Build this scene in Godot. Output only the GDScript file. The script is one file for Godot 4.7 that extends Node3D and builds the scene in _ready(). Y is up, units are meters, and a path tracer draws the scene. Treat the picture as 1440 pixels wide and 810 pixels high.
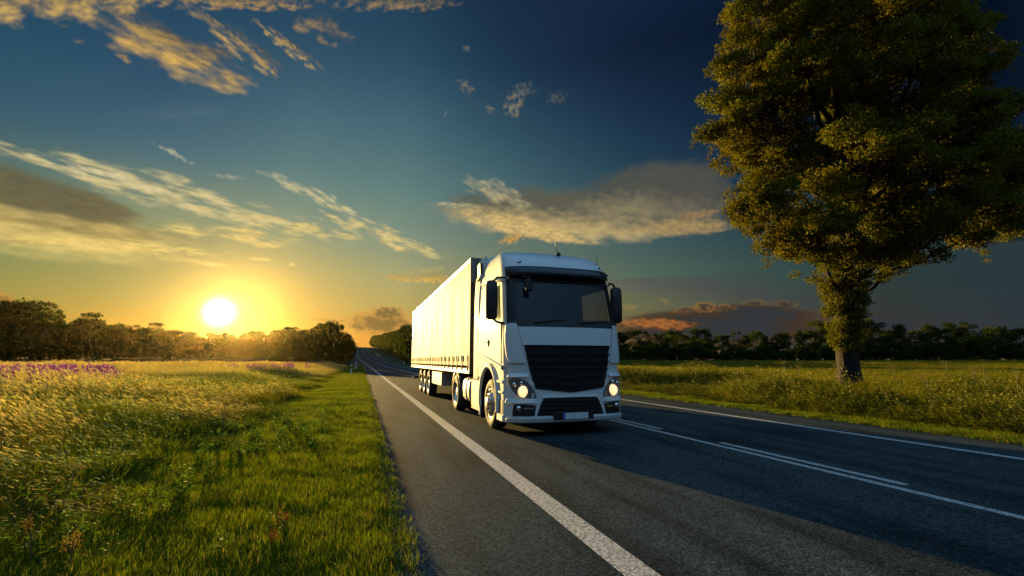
extends Node3D
# A white articulated lorry on a country road at sunset.
const D2R := PI / 180.0
const EXPO := 3.0

# ---------------------------------------------------------------- sky data
# azimuth (0 is down the road, positive to the east side), then colours at the elevations of SKY_EL
const SKY_EL := [0.0, 3.0, 6.0, 10.0, 15.0, 21.0, 28.0, 36.0, 45.0, 65.0, 90.0]
const SKY_AZ := [
	[-180, 0x2e3a44, 0x303e4a, 0x32424e, 0x364858, 0x405670, 0x5a7e9c, 0x80aed0, 0x8abade, 0x88b8de, 0x7eb2da, 0x78aed8],
	[-120, 0x302c26, 0x2c2c28, 0x262a2a, 0x222a2e, 0x24303a, 0x324656, 0x5a809c, 0x6e9abc, 0x7eaed2, 0x7ab0d8, 0x78aed8],
	[-75, 0x4e3a20, 0x463a24, 0x3a3428, 0x2c302c, 0x283236, 0x344854, 0x4c708a, 0x608aaa, 0x6a98bc, 0x78acd4, 0x78aed8],
	[-34, 0xb8862e, 0xb08c30, 0x988e48, 0x7a8a5c, 0x5c7268, 0x34586a, 0x244a62, 0x22465e, 0x345e82, 0x608cb4, 0x78aed8],
	[-22, 0xe0a23a, 0xdaa43e, 0xb8a456, 0x9a9a62, 0x7c8c70, 0x486a78, 0x2e5068, 0x22445e, 0x2e5478, 0x5c88b0, 0x78aed8],
	[-8, 0xf0aa40, 0xeca842, 0xccac58, 0xb8ac6c, 0x8c9a7c, 0x62807e, 0x466876, 0x2a4a60, 0x22425e, 0x5680a8, 0x78aed8],
	[4, 0xe09840, 0xdc9a40, 0xc0a85c, 0xaca670, 0x82927e, 0x60807c, 0x466874, 0x284a60, 0x1a344c, 0x5680a8, 0x78aed8],
	[18, 0xae8246, 0xaa864a, 0x968650, 0x7c805e, 0x62766a, 0x48686e, 0x305060, 0x1c344a, 0x162840, 0x527ca4, 0x78aed8],
	[34, 0x80603a, 0x7c643e, 0x6a6848, 0x566858, 0x405a5e, 0x2a4856, 0x1c344a, 0x122036, 0x142842, 0x527ca4, 0x78aed8],
	[50, 0x4a423a, 0x4a463e, 0x424a44, 0x344c48, 0x263c46, 0x162c42, 0x0c1e34, 0x08162a, 0x10223c, 0x527ca4, 0x78aed8],
	[68, 0x1c1c1e, 0x1e2022, 0x1c2628, 0x1c282c, 0x12202c, 0x081626, 0x030e1e, 0x040f22, 0x102440, 0x527ca4, 0x78aed8],
	[85, 0x1a1c1e, 0x1c2022, 0x1c2226, 0x1c262a, 0x1a2630, 0x1c2e40, 0x305270, 0x486e92, 0x5e8ab0, 0x76a8d2, 0x78aed8],
	[120, 0x1e2428, 0x20262a, 0x20282e, 0x202a34, 0x22303e, 0x344c60, 0x5a809e, 0x6e9ac0, 0x80b0d6, 0x7ab0d8, 0x78aed8],
	[150, 0x262e36, 0x28323c, 0x283440, 0x2a384a, 0x324658, 0x4a6a84, 0x7098b8, 0x84b4da, 0x86b6dc, 0x7eb2da, 0x78aed8],
	[180, 0x2e3a44, 0x303e4a, 0x32424e, 0x364858, 0x405670, 0x5a7e9c, 0x80aed0, 0x8abade, 0x88b8de, 0x7eb2da, 0x78aed8],
]
# clouds: azimuth, elevation, long axis (2), short axis (2), softness, raggedness, stretch, opacity, lit colour, body colour, 0 even 1 lit below 2 lit above
const CLOUDS := [
	[-19.6,24.9,0.0619,0.0242,-0.0020,0.0136,1.65,0.72,3,0.32,120,140,150,70,100,120,0],
	[-19.6,24.9,0.1135,0.0444,-0.0030,0.0204,1.65,0.72,3,0.15,120,140,150,70,100,120,0],
	[-30.0,30.6,0.1314,0.0883,-0.0056,0.0299,0.97,0.96,1.6,0.85,226,184,98,92,86,74,1],
	[-16.5,36.1,0.1594,0.0588,-0.0012,0.0166,0.97,0.96,2,0.8,200,160,86,84,82,76,1],
	[2.3,40.3,0.1221,0.0224,-0.0008,0.0154,0.97,0.96,2,0.75,176,146,88,84,82,76,1],
	[-20.8,29.8,0.1153,-0.0082,0.0088,0.0429,0.97,0.8,2.4,0.95,232,186,94,104,92,74,1],
	[-24.0,31.0,0.0627,-0.0107,0.0057,0.0215,0.97,1.04,2,0.7,200,164,90,88,84,76,1],
	[-15.7,32.5,0.0704,-0.0281,0.0102,0.0221,0.97,1.12,2.4,0.8,214,174,96,90,86,78,1],
	[-10.4,33.7,0.0604,-0.0251,0.0064,0.0124,0.97,1.12,2.2,0.85,222,182,100,90,86,78,1],
	[-6.8,36.4,0.0531,-0.0040,0.0081,0.0301,1.14,1.2,1.5,0.6,190,154,90,80,80,78,1],
	[-12.9,31.6,0.0332,-0.0177,0.0055,0.0099,0.97,1.04,2,0.7,205,168,96,90,86,78,1],
	[-25.3,28.0,0.0108,-0.0029,0.0021,0.0075,0.97,0.8,1.5,0.8,214,172,92,100,90,74,1],
	[-28.6,28.0,0.0073,0.0036,-0.0005,0.0039,1.14,0.8,1.5,0.4,200,164,92,100,90,74,1],
	[-28.9,11.7,0.2335,-0.0026,-0.0004,0.0500,0.885,0.44,4,0.95,236,206,120,150,134,84,1],
	[-30.4,14.5,0.1490,-0.0123,0.0014,0.0318,0.63,0.32,4,0.95,112,104,72,86,86,68,0],
	[-29.0,11.9,0.1372,-0.0010,-0.0001,0.0076,0.97,0.64,5,0.6,136,118,66,110,100,66,0],
	[-30.5,10.2,0.0523,0.0036,-0.0006,0.0095,0.97,0.64,5,0.55,120,106,64,100,92,62,0],
	[-24.5,10.8,0.1697,0.0132,-0.0007,0.0117,0.97,0.72,5,0.9,252,224,132,200,170,96,0],
	[-19.6,16.6,0.2531,-0.0272,0.0036,0.0323,0.885,1.2,5,0.9,232,212,150,140,140,110,0],
	[-25.3,17.2,0.1010,-0.0103,0.0011,0.0115,0.97,0.96,5,0.9,240,222,166,150,146,120,0],
	[-8.6,15.2,0.1772,-0.0110,0.0017,0.0195,0.97,1.2,5,0.9,236,210,132,150,140,100,0],
	[-14.2,13.5,0.1484,-0.0025,0.0007,0.0213,0.97,1.04,5,0.85,240,212,126,150,140,96,0],
	[-6.2,19.0,0.1229,-0.0395,0.0044,0.0135,0.97,1.12,5,0.85,228,212,158,140,142,116,0],
	[1.0,15.4,0.1493,-0.0494,0.0075,0.0227,0.97,1.2,4,0.9,234,210,140,150,142,104,0],
	[5.8,14.2,0.0666,-0.0209,0.0032,0.0102,0.97,0.96,4,0.85,244,216,136,160,148,104,0],
	[-16.4,15.4,0.1411,-0.0098,0.0010,0.0117,0.97,1.2,5,0.7,226,206,146,140,140,110,0],
	[-20.3,20.6,0.0373,-0.0132,0.0014,0.0047,0.97,1.04,3,0.7,206,200,166,130,140,130,0],
	[-15.4,19.5,0.0289,0.0016,0.0001,0.0052,0.97,0.96,3,0.6,206,200,160,130,140,130,0],
	[-20.5,20.8,0.0095,-0.0015,0.0011,0.0060,0.97,0.96,2,0.7,214,206,166,130,140,130,0],
	[25.6,18.4,0.3015,-0.0282,0.0044,0.0600,0.715,0.336,2.2,0.97,214,186,124,92,92,78,3],
	[35.1,20.3,0.1601,0.0118,-0.0074,0.0605,0.715,0.36,1.7,0.95,150,138,104,80,82,74,3],
	[40.1,19.1,0.0930,-0.0123,0.0042,0.0699,0.715,0.36,1.4,0.95,128,118,92,78,78,72,3],
	[16.3,21.0,0.0866,-0.0332,0.0102,0.0251,0.97,0.8,2.4,0.75,208,190,140,120,122,104,0],
	[19.6,16.8,0.1753,-0.0382,0.0049,0.0226,0.8,0.48,2.5,0.9,236,200,124,150,132,92,0],
	[10.7,19.4,0.0644,-0.0016,0.0004,0.0075,0.97,0.8,4,0.7,206,190,140,140,142,118,0],
	[39.5,15.7,0.1047,-0.0072,0.0005,0.0188,0.8,0.48,2.5,0.8,190,158,100,120,106,80,0],
	[18.2,15.4,0.0332,0.0088,-0.0032,0.0120,0.8,0.8,1.8,0.9,222,170,80,150,122,74,0],
	[41.2,17.0,0.0464,0.0047,-0.0015,0.0114,0.8,0.8,2,0.7,176,136,84,110,98,78,0],
	[18.4,31.2,0.0233,-0.0000,0.0000,0.0294,0.97,1.2,1.2,0.6,168,150,112,90,96,96,0],
	[19.6,32.7,0.0270,0.0086,-0.0058,0.0149,0.97,1.2,1.4,0.5,140,134,112,80,88,96,0],
	[15.2,30.7,0.0117,0.0003,-0.0001,0.0095,0.97,0.96,1.2,0.5,168,150,112,90,96,96,0],
	[24.2,31.8,0.0250,0.0048,-0.0038,0.0143,0.97,1.2,1.2,0.4,118,118,104,70,80,90,0],
	[11.8,33.0,0.0165,-0.0139,0.0089,0.0089,0.97,1.2,1.2,0.5,160,146,112,90,96,96,0],
	[11.8,36.9,0.0096,0.0006,-0.0001,0.0073,0.97,0.96,1.2,0.5,170,150,108,90,96,96,0],
	[9.1,29.9,0.0051,0.0085,-0.0012,0.0006,1.14,0.16,2,0.5,150,160,160,150,160,160,0],
	[7.7,10.2,0.0647,0.0021,-0.0004,0.0139,0.8,0.96,1.8,0.9,238,186,84,170,140,76,1],
	[4.0,10.2,0.0388,-0.0018,0.0004,0.0091,0.8,0.96,1.8,0.8,228,180,86,170,140,76,1],
	[7.3,11.2,0.0608,0.0088,-0.0010,0.0076,0.97,0.96,3,0.5,214,184,104,170,150,90,0],
	[-15.9,10.1,0.0290,0.0010,-0.0001,0.0039,0.97,0.64,4,0.6,250,224,140,220,190,110,0],
	[-11.6,11.2,0.0267,0.0014,-0.0001,0.0041,0.97,0.64,4,0.6,236,216,140,210,190,120,0],
	[-8.3,10.9,0.0076,0.0007,-0.0003,0.0042,0.97,0.48,2,0.7,244,224,150,210,190,120,0],
	[-17.8,10.3,0.0320,0.0014,-0.0001,0.0038,0.97,0.64,4,0.5,240,214,130,210,184,110,0],
	[1.9,4.6,0.0769,0.0018,-0.0012,0.0271,0.545,0.4,1.3,0.97,200,150,74,128,104,58,2],
	[2.7,5.8,0.0384,0.0011,-0.0008,0.0182,0.545,0.64,1.2,0.95,196,148,74,126,104,60,2],
	[-4.0,4.7,0.0496,-0.0012,-0.0000,0.0043,0.8,0.64,4,0.85,190,146,66,150,118,54,0],
	[42.7,3.8,0.2222,-0.0025,0.0022,0.0428,0.46,0.24,3,0.97,74,58,44,38,36,38,2],
	[46.7,5.3,0.0916,-0.0101,0.0020,0.0165,0.545,0.4,2.5,0.9,60,50,44,36,36,40,2],
	[41.4,6.2,0.0224,-0.0010,0.0008,0.0130,0.545,0.72,1.3,0.9,178,124,58,66,56,48,2],
	[43.4,6.0,0.0254,-0.0013,0.0006,0.0085,0.63,0.72,1.3,0.9,164,114,56,60,52,46,2],
	[46.6,6.4,0.0240,-0.0015,0.0005,0.0069,0.63,0.72,1.3,0.85,150,106,56,56,50,46,2],
	[49.5,6.1,0.0247,-0.0036,0.0010,0.0067,0.63,0.72,1.3,0.85,140,96,52,52,48,46,2],
	[39.3,6.0,0.0270,0.0039,-0.0008,0.0073,0.63,0.72,1.3,0.8,170,118,56,66,56,48,2],
	[36.0,4.4,0.0828,-0.0051,0.0011,0.0134,0.8,0.56,2.5,0.8,196,118,54,130,84,48,0],
	[37.0,7.1,0.0153,-0.0073,0.0024,0.0054,0.97,0.8,2,0.5,180,140,80,120,100,70,0],
	[32.8,6.5,0.0234,-0.0007,0.0004,0.0091,0.97,0.8,2,0.5,190,148,76,130,106,70,0],
	[57.5,3.8,0.0613,-0.0118,0.0029,0.0155,0.63,0.48,2,0.85,52,42,40,34,33,36,2],
	[65.3,10.6,0.0493,-0.0060,0.0016,0.0194,1.14,0.64,2.5,0.5,62,58,58,40,44,52,0],
	[65.2,4.1,0.0615,-0.0047,0.0028,0.0235,1.14,0.48,2.5,0.5,40,36,36,30,30,33,0],
	[-30.6,5.2,0.0185,-0.0039,0.0002,0.0093,0.63,0.72,1.6,0.9,232,160,66,150,110,54,2],
	[100.0,14.0,0.30,0.02,-0.004,0.05,0.5,1.2,2,0.6,108,112,128,70,80,95,0],
	[150.0,22.0,0.34,-0.05,0.01,0.06,0.5,1.2,2,0.6,138,147,166,102,116,140,0],
	[-150.0,17.0,0.30,0.03,-0.004,0.05,0.5,1.2,2,0.6,138,144,160,104,116,138,0],
	[-95.0,24.0,0.30,0.04,-0.004,0.06,0.5,1.2,2,0.7,176,154,112,106,112,120,1],
	[-62.0,15.0,0.26,0.04,-0.004,0.05,0.5,1.2,3,0.8,202,168,104,128,128,108,1],
	[-55.0,52.0,0.30,0.10,-0.02,0.09,0.5,1.2,2,0.6,176,160,128,106,120,136,0],
	[60.0,60.0,0.30,-0.10,0.02,0.09,0.5,1.2,2,0.5,138,147,166,90,112,144,0],
	[170.0,55.0,0.40,0.10,-0.02,0.10,0.5,1.2,2,0.5,144,160,184,106,132,168,0],
]

var rng := RandomNumberGenerator.new()
var used := {}
var M := {}
var SUN := Vector3.ZERO          # towards the sun

func rgb_lin(r: float, g: float, b: float) -> Color:
	return Color(r / 255.0, g / 255.0, b / 255.0).srgb_to_linear()

func dir_of(az: float, el: float) -> Vector3:
	return Vector3(sin(az * D2R) * cos(el * D2R), sin(el * D2R), -cos(az * D2R) * cos(el * D2R))

func numbered(called: String) -> String:
	var n: int = used.get(called, 0)
	used[called] = n + 1
	return called if n == 0 else "%s_%03d" % [called, n]

func tag(o: Node, label: String, category := "", group := "", kind := "") -> void:
	if label: o.set_meta("label", label)
	if category: o.set_meta("category", category)
	if group: o.set_meta("group", group)
	if kind: o.set_meta("kind", kind)

func thing(called: String, label: String, category: String, at := Vector3.ZERO, group := "") -> Node3D:
	var o := Node3D.new()
	o.name = numbered(called)
	add_child(o)
	o.position = at
	tag(o, label, category, group)
	return o

func put(called: String, mesh: Mesh, m: Material, parent: Node = self) -> MeshInstance3D:
	var o := MeshInstance3D.new()
	o.name = numbered(called) if parent == self else called
	o.mesh = mesh
	o.material_override = m
	parent.add_child(o, true)
	return o

func mk() -> SurfaceTool:
	var st := SurfaceTool.new()
	st.begin(Mesh.PRIMITIVE_TRIANGLES)
	st.set_smooth_group(-1)
	return st

func done(st: SurfaceTool) -> ArrayMesh:
	st.generate_normals()
	return st.commit()

# ---------------------------------------------------------------- shape helpers
func tri(st: SurfaceTool, a: Vector3, b: Vector3, c: Vector3) -> void:
	st.add_vertex(a); st.add_vertex(b); st.add_vertex(c)

func face(st: SurfaceTool, p: Array, from: Vector3) -> void:   # a convex face, turned away from a point inside
	var n: Vector3 = (p[2] - p[0]).cross(p[1] - p[0])
	var mid := Vector3.ZERO
	for v in p: mid += v
	mid /= p.size()
	var flip := n.dot(mid - from) < 0.0
	for i in range(1, p.size() - 1):
		if flip: tri(st, p[0], p[i + 1], p[i])
		else: tri(st, p[0], p[i], p[i + 1])

func box(st: SurfaceTool, c: Vector3, s: Vector3, b := 0.01, t := Transform3D.IDENTITY) -> void:   # a box with chamfered edges
	var h := s * 0.5
	b = min(b, min(h.x, min(h.y, h.z)) * 0.6)
	var mid := t * c
	var q := func(sx, sy, sz, ax) -> Vector3:
		var v := Vector3(sx * (h.x - b), sy * (h.y - b), sz * (h.z - b))
		v[ax] += [sx, sy, sz][ax] * b
		return t * (c + v)
	for ax in 3:
		var u := (ax + 1) % 3
		var w := (ax + 2) % 3
		for s0 in [-1, 1]:
			var f := []
			for k in [[-1, -1], [1, -1], [1, 1], [-1, 1]]:
				var sg := [0, 0, 0]
				sg[ax] = s0; sg[u] = k[0]; sg[w] = k[1]
				f.append(q.call(sg[0], sg[1], sg[2], ax))
			face(st, f, mid)
			for s1 in [-1, 1]:      # edge between axes u and w, along ax
				var a := [0, 0, 0]
				a[ax] = -1; a[u] = s0; a[w] = s1
				var e := [0, 0, 0]
				e[ax] = 1; e[u] = s0; e[w] = s1
				face(st, [q.call(a[0], a[1], a[2], u), q.call(a[0], a[1], a[2], w), q.call(e[0], e[1], e[2], w), q.call(e[0], e[1], e[2], u)], mid)
	for sx in [-1, 1]:
		for sy in [-1, 1]:
			for sz in [-1, 1]:
				face(st, [q.call(sx, sy, sz, 0), q.call(sx, sy, sz, 1), q.call(sx, sy, sz, 2)], mid)

func sheet(st: SurfaceTool, g: Array, smooth := true, flip := false, wrap := false) -> void:   # rows of points
	if smooth: st.set_smooth_group(1)
	for i in g.size() - 1:
		var n: int = g[i].size()
		for j in (n if wrap else n - 1):
			var k := (j + 1) % n
			var a: Vector3 = g[i][j]; var b: Vector3 = g[i][k]; var c: Vector3 = g[i + 1][k]; var d: Vector3 = g[i + 1][j]
			if flip:
				tri(st, a, c, b); tri(st, a, d, c)
			else:
				tri(st, a, b, c); tri(st, a, c, d)
	st.set_smooth_group(-1)

func lathe_x(st: SurfaceTool, prof: Array, at: Vector3, n := 28, smooth := true) -> void:   # profile of (x, r) round the x axis
	var g := []
	for p in prof:
		var row := []
		for k in n:
			var a := TAU * k / n
			row.append(at + Vector3(p[0], p[1] * cos(a), p[1] * sin(a)))
		g.append(row)
	sheet(st, g, smooth, true, true)

func tube(st: SurfaceTool, pts: Array, rad: Array, n := 7, smooth := true) -> void:
	var g := []
	var up := Vector3(0.31, 0.2, 0.93).normalized()
	for i in pts.size():
		var d: Vector3 = (pts[min(i + 1, pts.size() - 1)] - pts[max(i - 1, 0)]).normalized()
		var x := d.cross(up).normalized()
		var y := d.cross(x).normalized()
		var row := []
		for k in n:
			var a := TAU * k / n
			row.append(pts[i] + (x * cos(a) + y * sin(a)) * rad[i])
		g.append(row)
	sheet(st, g, smooth, true, true)

func prism(st: SurfaceTool, poly: PackedVector2Array, x0: float, x1: float) -> void:   # a (z, y) outline between two values of x
	var ids := Geometry2D.triangulate_polygon(poly)
	var p := func(k, x) -> Vector3: return Vector3(x, poly[k].y, poly[k].x)
	for i in range(0, ids.size(), 3):
		face(st, [p.call(ids[i], x0), p.call(ids[i + 1], x0), p.call(ids[i + 2], x0)], Vector3(x1, poly[ids[i]].y, poly[ids[i]].x))
		face(st, [p.call(ids[i], x1), p.call(ids[i + 1], x1), p.call(ids[i + 2], x1)], Vector3(x0, poly[ids[i]].y, poly[ids[i]].x))
	var cw := Geometry2D.is_polygon_clockwise(poly)
	for i in poly.size():
		var j := (i + 1) % poly.size()
		var a: Vector3 = p.call(i, x0); var b: Vector3 = p.call(j, x0); var c: Vector3 = p.call(j, x1); var d: Vector3 = p.call(i, x1)
		if cw == (x1 > x0):
			tri(st, a, c, b); tri(st, a, d, c)
		else:
			tri(st, a, b, c); tri(st, a, c, d)

func mat(albedo: Color, rough := 0.6, metal := 0.0) -> StandardMaterial3D:   # albedo as a linear, real-world base colour
	var m := StandardMaterial3D.new()
	m.albedo_color = albedo.linear_to_srgb()
	m.roughness = rough
	m.metallic = metal
	return m

func noise(seed_: int, freq: float, oct := 4) -> FastNoiseLite:
	var n := FastNoiseLite.new()
	n.seed = seed_
	n.noise_type = FastNoiseLite.TYPE_SIMPLEX_SMOOTH
	n.frequency = freq
	n.fractal_octaves = oct
	return n

# ---------------------------------------------------------------- sky
func sky_base(az: float, el: float) -> Color:
	var i := 0
	while i < SKY_AZ.size() - 2 and az > SKY_AZ[i + 1][0]: i += 1
	var j := 0
	while j < SKY_EL.size() - 2 and el > SKY_EL[j + 1]: j += 1
	var u: float = clampf((az - SKY_AZ[i][0]) / (SKY_AZ[i + 1][0] - SKY_AZ[i][0]), 0, 1)
	var v: float = clampf((el - SKY_EL[j]) / (SKY_EL[j + 1] - SKY_EL[j]), 0, 1)
	var f := func(a: int, b: int) -> Color:
		var h: int = SKY_AZ[a][b + 1]
		return Color(((h >> 16) & 255) / 255.0, ((h >> 8) & 255) / 255.0, (h & 255) / 255.0)
	var c: Color = f.call(i, j).lerp(f.call(i + 1, j), u).lerp(f.call(i, j + 1).lerp(f.call(i + 1, j + 1), u), v)
	return c

func make_sky() -> ImageTexture:
	var w := 512
	var h := 256
	var im := Image.create(w, h, false, Image.FORMAT_RGBF)
	for y in h:
		var el := 90.0 - (y + 0.5) * 180.0 / h
		for x in w:
			im.set_pixel(x, y, sky_base(-180.0 + (x + 0.5) * 360.0 / w, maxf(el, 0.0)).srgb_to_linear())
	im.resize(256, 128, Image.INTERPOLATE_CUBIC)      # softens the table's creases
	im.resize(4096, 2048, Image.INTERPOLATE_CUBIC)
	var W := 4096
	var H := 2048
	for cl in CLOUDS:
		var n1 := noise(int(cl[0] * 131.0 + cl[1] * 17.0) + 7, 1.0, 5)
		var n2 := noise(int(cl[0] * 31.0 + cl[1] * 71.0) + 11, 1.0, 4)
		var c := dir_of(cl[0], cl[1])
		var e := Vector3(cos(cl[0] * D2R), 0, sin(cl[0] * D2R))
		var n := c.cross(e)
		if n.y < 0: n = -n
		var U := Vector2(cl[2], cl[3]); var V := Vector2(cl[4], cl[5])
		var det := U.x * V.y - U.y * V.x
		var lu := U.length(); var lv := V.length()
		var rx := int((absf(U.x) + absf(V.x)) * 1.5 / cos(cl[1] * D2R) / TAU * W) + 4
		var ry := int((absf(U.y) + absf(V.y)) * 1.5 / PI * H) + 4
		var cx := int((cl[0] + 180.0) / 360.0 * W)
		var cy := int((90.0 - cl[1]) / 180.0 * H)
		var lit := rgb_lin(cl[10], cl[11], cl[12])
		var body := rgb_lin(cl[13], cl[14], cl[15])
		var soft: float = cl[6]; var amp: float = cl[7]; var op: float = cl[9]; var mode: int = cl[16]
		var fq: float = 1.6 / minf(lv * float(cl[8]), lu)
		for y in range(maxi(cy - ry, 0), mini(cy + ry, H / 2)):
			var el: float = (90.0 - (y + 0.5) * 180.0 / H) * D2R
			for xx in range(cx - rx, cx + rx):
				var x := posmod(xx, W)
				var az: float = ((x + 0.5) * 360.0 / W - 180.0) * D2R
				var d := Vector3(sin(az) * cos(el), sin(el), -cos(az) * cos(el))
				var k := d.dot(c)
				var p := d.dot(e) / k; var q := d.dot(n) / k
				var s := (p * V.y - q * V.x) / det
				var t := (q * U.x - p * U.y) / det
				var r := s * s + t * t
				if r > 2.2: continue
				var px := s * lu * fq; var py := t * lv * fq * float(cl[8])
				var f := n1.get_noise_2d(px * 0.8, py * 0.8)
				var g := n2.get_noise_2d(px * 2.3 + 9.0, py * 2.3)
				var a := smoothstep(0.0, soft, 0.62 + 0.4 * maxf(0.0, 1.0 - amp) - r * 0.75 + amp * (f * 0.85 + g * 0.16) )
				if a <= 0.003: continue
				var l := 0.55 + g * 0.6 + f * 0.3
				if mode == 1: l = 0.5 - t * 0.75 - s * 0.12 + g * 0.5
				elif mode == 3: l = 0.14 - t * 0.95 - s * 0.22 + g * 0.3
				elif mode == 2: l = (1.0 - smoothstep(0.05, 0.6, 0.62 - r * 0.75 + amp * (f * 0.85 + g * 0.16))) * 1.1 - 0.1 + t * 0.25
				im.set_pixel(x, y, im.get_pixel(x, y).lerp(body.lerp(lit, clampf(l, 0, 1)), a * op))
	# the glow of the air round the sun
	var sd := dir_of(-14.9, 5.1)
	for y in range(H / 2 - 480, H / 2 + 2):
		var el: float = (90.0 - (y + 0.5) * 180.0 / H) * D2R
		for x in range(1440, 2320):
			var az: float = ((x + 0.5) * 360.0 / W - 180.0) * D2R
			var a := acos(clampf(Vector3(sin(az) * cos(el), sin(el), -cos(az) * cos(el)).dot(sd), -1, 1)) / D2R
			if a > 36.0: continue
			var col := im.get_pixel(x, y)
			var g := 0.3 * exp(-a / 3.0)
			col.r += g * 1.2; col.g += g * 0.88; col.b += g * 0.42
			var core := 9.0 * exp(-pow(a / 0.95, 2.0))
			col.r += core; col.g += core * 0.9; col.b += core * 0.62
			im.set_pixel(x, y, col)
	var turned := Image.create(W, H, false, Image.FORMAT_RGBF)      # a panorama starts straight ahead
	turned.blit_rect(im, Rect2i(W / 2, 0, W / 2, H), Vector2i(0, 0))
	turned.blit_rect(im, Rect2i(0, 0, W / 2, H), Vector2i(W / 2, 0))
	return ImageTexture.create_from_image(turned)

# ---------------------------------------------------------------- land
const PROFILE := [[0, 0, 0], [60, 0, 0], [110, 0, 0], [160, 0.7, -0.9], [228, 2.8, -3.6], [353, 8.0, -5.4], [450, 12.5, -6.2], [536, 16.3, -7.0], [620, 18.4, -7.8], [760, 17.6, -9.0], [1200, 9.0, -12.0]]   # metres along, rise, sideways

func along(z: float, what: int) -> float:
	var s := clampf(-z, 0.0, 1199.0)
	var i := 0
	while s > PROFILE[i + 1][0]: i += 1
	var n := PROFILE.size() - 1
	var t: float = (s - PROFILE[i][0]) / (PROFILE[i + 1][0] - PROFILE[i][0])
	var a: float = PROFILE[i][what]; var b: float = PROFILE[i + 1][what]
	var la: float = PROFILE[i + 1][0] - PROFILE[i][0]
	var ma := 0.0
	var mb := 0.0
	if i > 0: ma = (b - float(PROFILE[i - 1][what])) / (PROFILE[i + 1][0] - PROFILE[i - 1][0]) * la
	if i + 2 <= n: mb = (float(PROFILE[i + 2][what]) - a) / (PROFILE[i + 2][0] - PROFILE[i][0]) * la
	var t2 := t * t
	var t3 := t2 * t
	return (2 * t3 - 3 * t2 + 1) * a + (t3 - 2 * t2 + t) * ma + (-2 * t3 + 3 * t2) * b + (t3 - t2) * mb

func height(z: float) -> float:
	return along(z, 1)

func ground_at(x: float, z: float) -> float:      # the open field swells a little towards its trees
	return height(z) + 1.25 * smoothstep(40.0, 135.0, Vector2(x, z).length()) * smoothstep(18.0, 45.0, x)

func bend(z: float) -> float:
	return along(z, 2)

func strip(x0: float, x1: float, zs: Array, y: float, drop := 0.0, ragged := 0.0) -> ArrayMesh:
	var st := mk()
	var rag := noise(19, 0.9, 3)
	var g := []
	for z in zs:
		var b := bend(z)
		var h := height(z)
		var row := []
		var xa := x0 + ragged * rag.get_noise_2d(z, 0.0)
		var xb := x1 + ragged * rag.get_noise_2d(z, 40.0)
		if drop > 0.0: row.append(Vector3(xa + b, h + y - drop, z))
		var n := maxi(2, int((x1 - x0) / 1.2) + 1)
		for k in n: row.append(Vector3(lerpf(xa, xb, k / float(n - 1)) + b, h + y, z))
		if drop > 0.0: row.append(Vector3(xb + b, h + y - drop, z))
		g.append(row)
	sheet(st, g, false, true)
	return done(st)

# ---------------------------------------------------------------- the lorry (own axes: x across, y up, z towards its front; origin under the front axle)
const CAB := [   # height, front, half width, depth of the rounded front
	[1.28, 1.37, 1.240, 0.40], [1.42, 1.37, 1.245, 0.40], [1.56, 1.365, 1.245, 0.40], [1.72, 1.355, 1.245, 0.40], [1.90, 1.340, 1.24, 0.40], [2.04, 1.325, 1.24, 0.40], [2.10, 1.315, 1.24, 0.40], [2.22, 1.285, 1.235, 0.40],
	[2.50, 1.225, 1.225, 0.40], [2.78, 1.160, 1.212, 0.40], [2.95, 1.120, 1.205, 0.40], [3.04, 1.100, 1.20, 0.40], [3.12, 1.08, 1.195, 0.40], [3.28, 1.02, 1.18, 0.42], [3.42, 0.94, 1.165, 0.40], [3.55, 0.81, 1.145, 0.38],
	[3.65, 0.65, 1.115, 0.37], [3.73, 0.46, 1.07, 0.36], [3.78, 0.24, 1.00, 0.36], [3.81, 0.0, 0.90, 0.36]]

func cab_at(y: float) -> Array:
	if y < CAB[0][0]:
		var k := clampf((y - 0.25) / 1.03, 0, 1)
		return [1.37 + 0.05 * (1.0 - k) - 0.10 * pow(maxf(0.0, 0.34 - y) / 0.09, 2.0) * 0.3, 1.24, 0.40]
	for i in CAB.size() - 1:
		if y <= CAB[i + 1][0]:
			var t: float = (y - CAB[i][0]) / (CAB[i + 1][0] - CAB[i][0])
			return [lerpf(CAB[i][1], CAB[i + 1][1], t), lerpf(CAB[i][2], CAB[i + 1][2], t), lerpf(CAB[i][3], CAB[i + 1][3], t)]
	var l: Array = CAB[-1]
	return [l[1], l[2], l[3]]

func front(x: float, y: float, d := 0.0) -> Vector3:   # a point on the cab's rounded front, d metres proud of it
	var c := cab_at(y)
	var u := clampf(absf(x) / c[1], 0.0, 1.0)
	var z: float = c[0] - c[2] * (1.0 - pow(maxf(0.0, 1.0 - pow(u, 3.4)), 1.0 / 2.6))
	var n := Vector3(sign(x) * smoothstep(0.6, 1.0, u) * 0.9, 0, 1).normalized()
	return Vector3(x, y, z) + n * d

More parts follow.
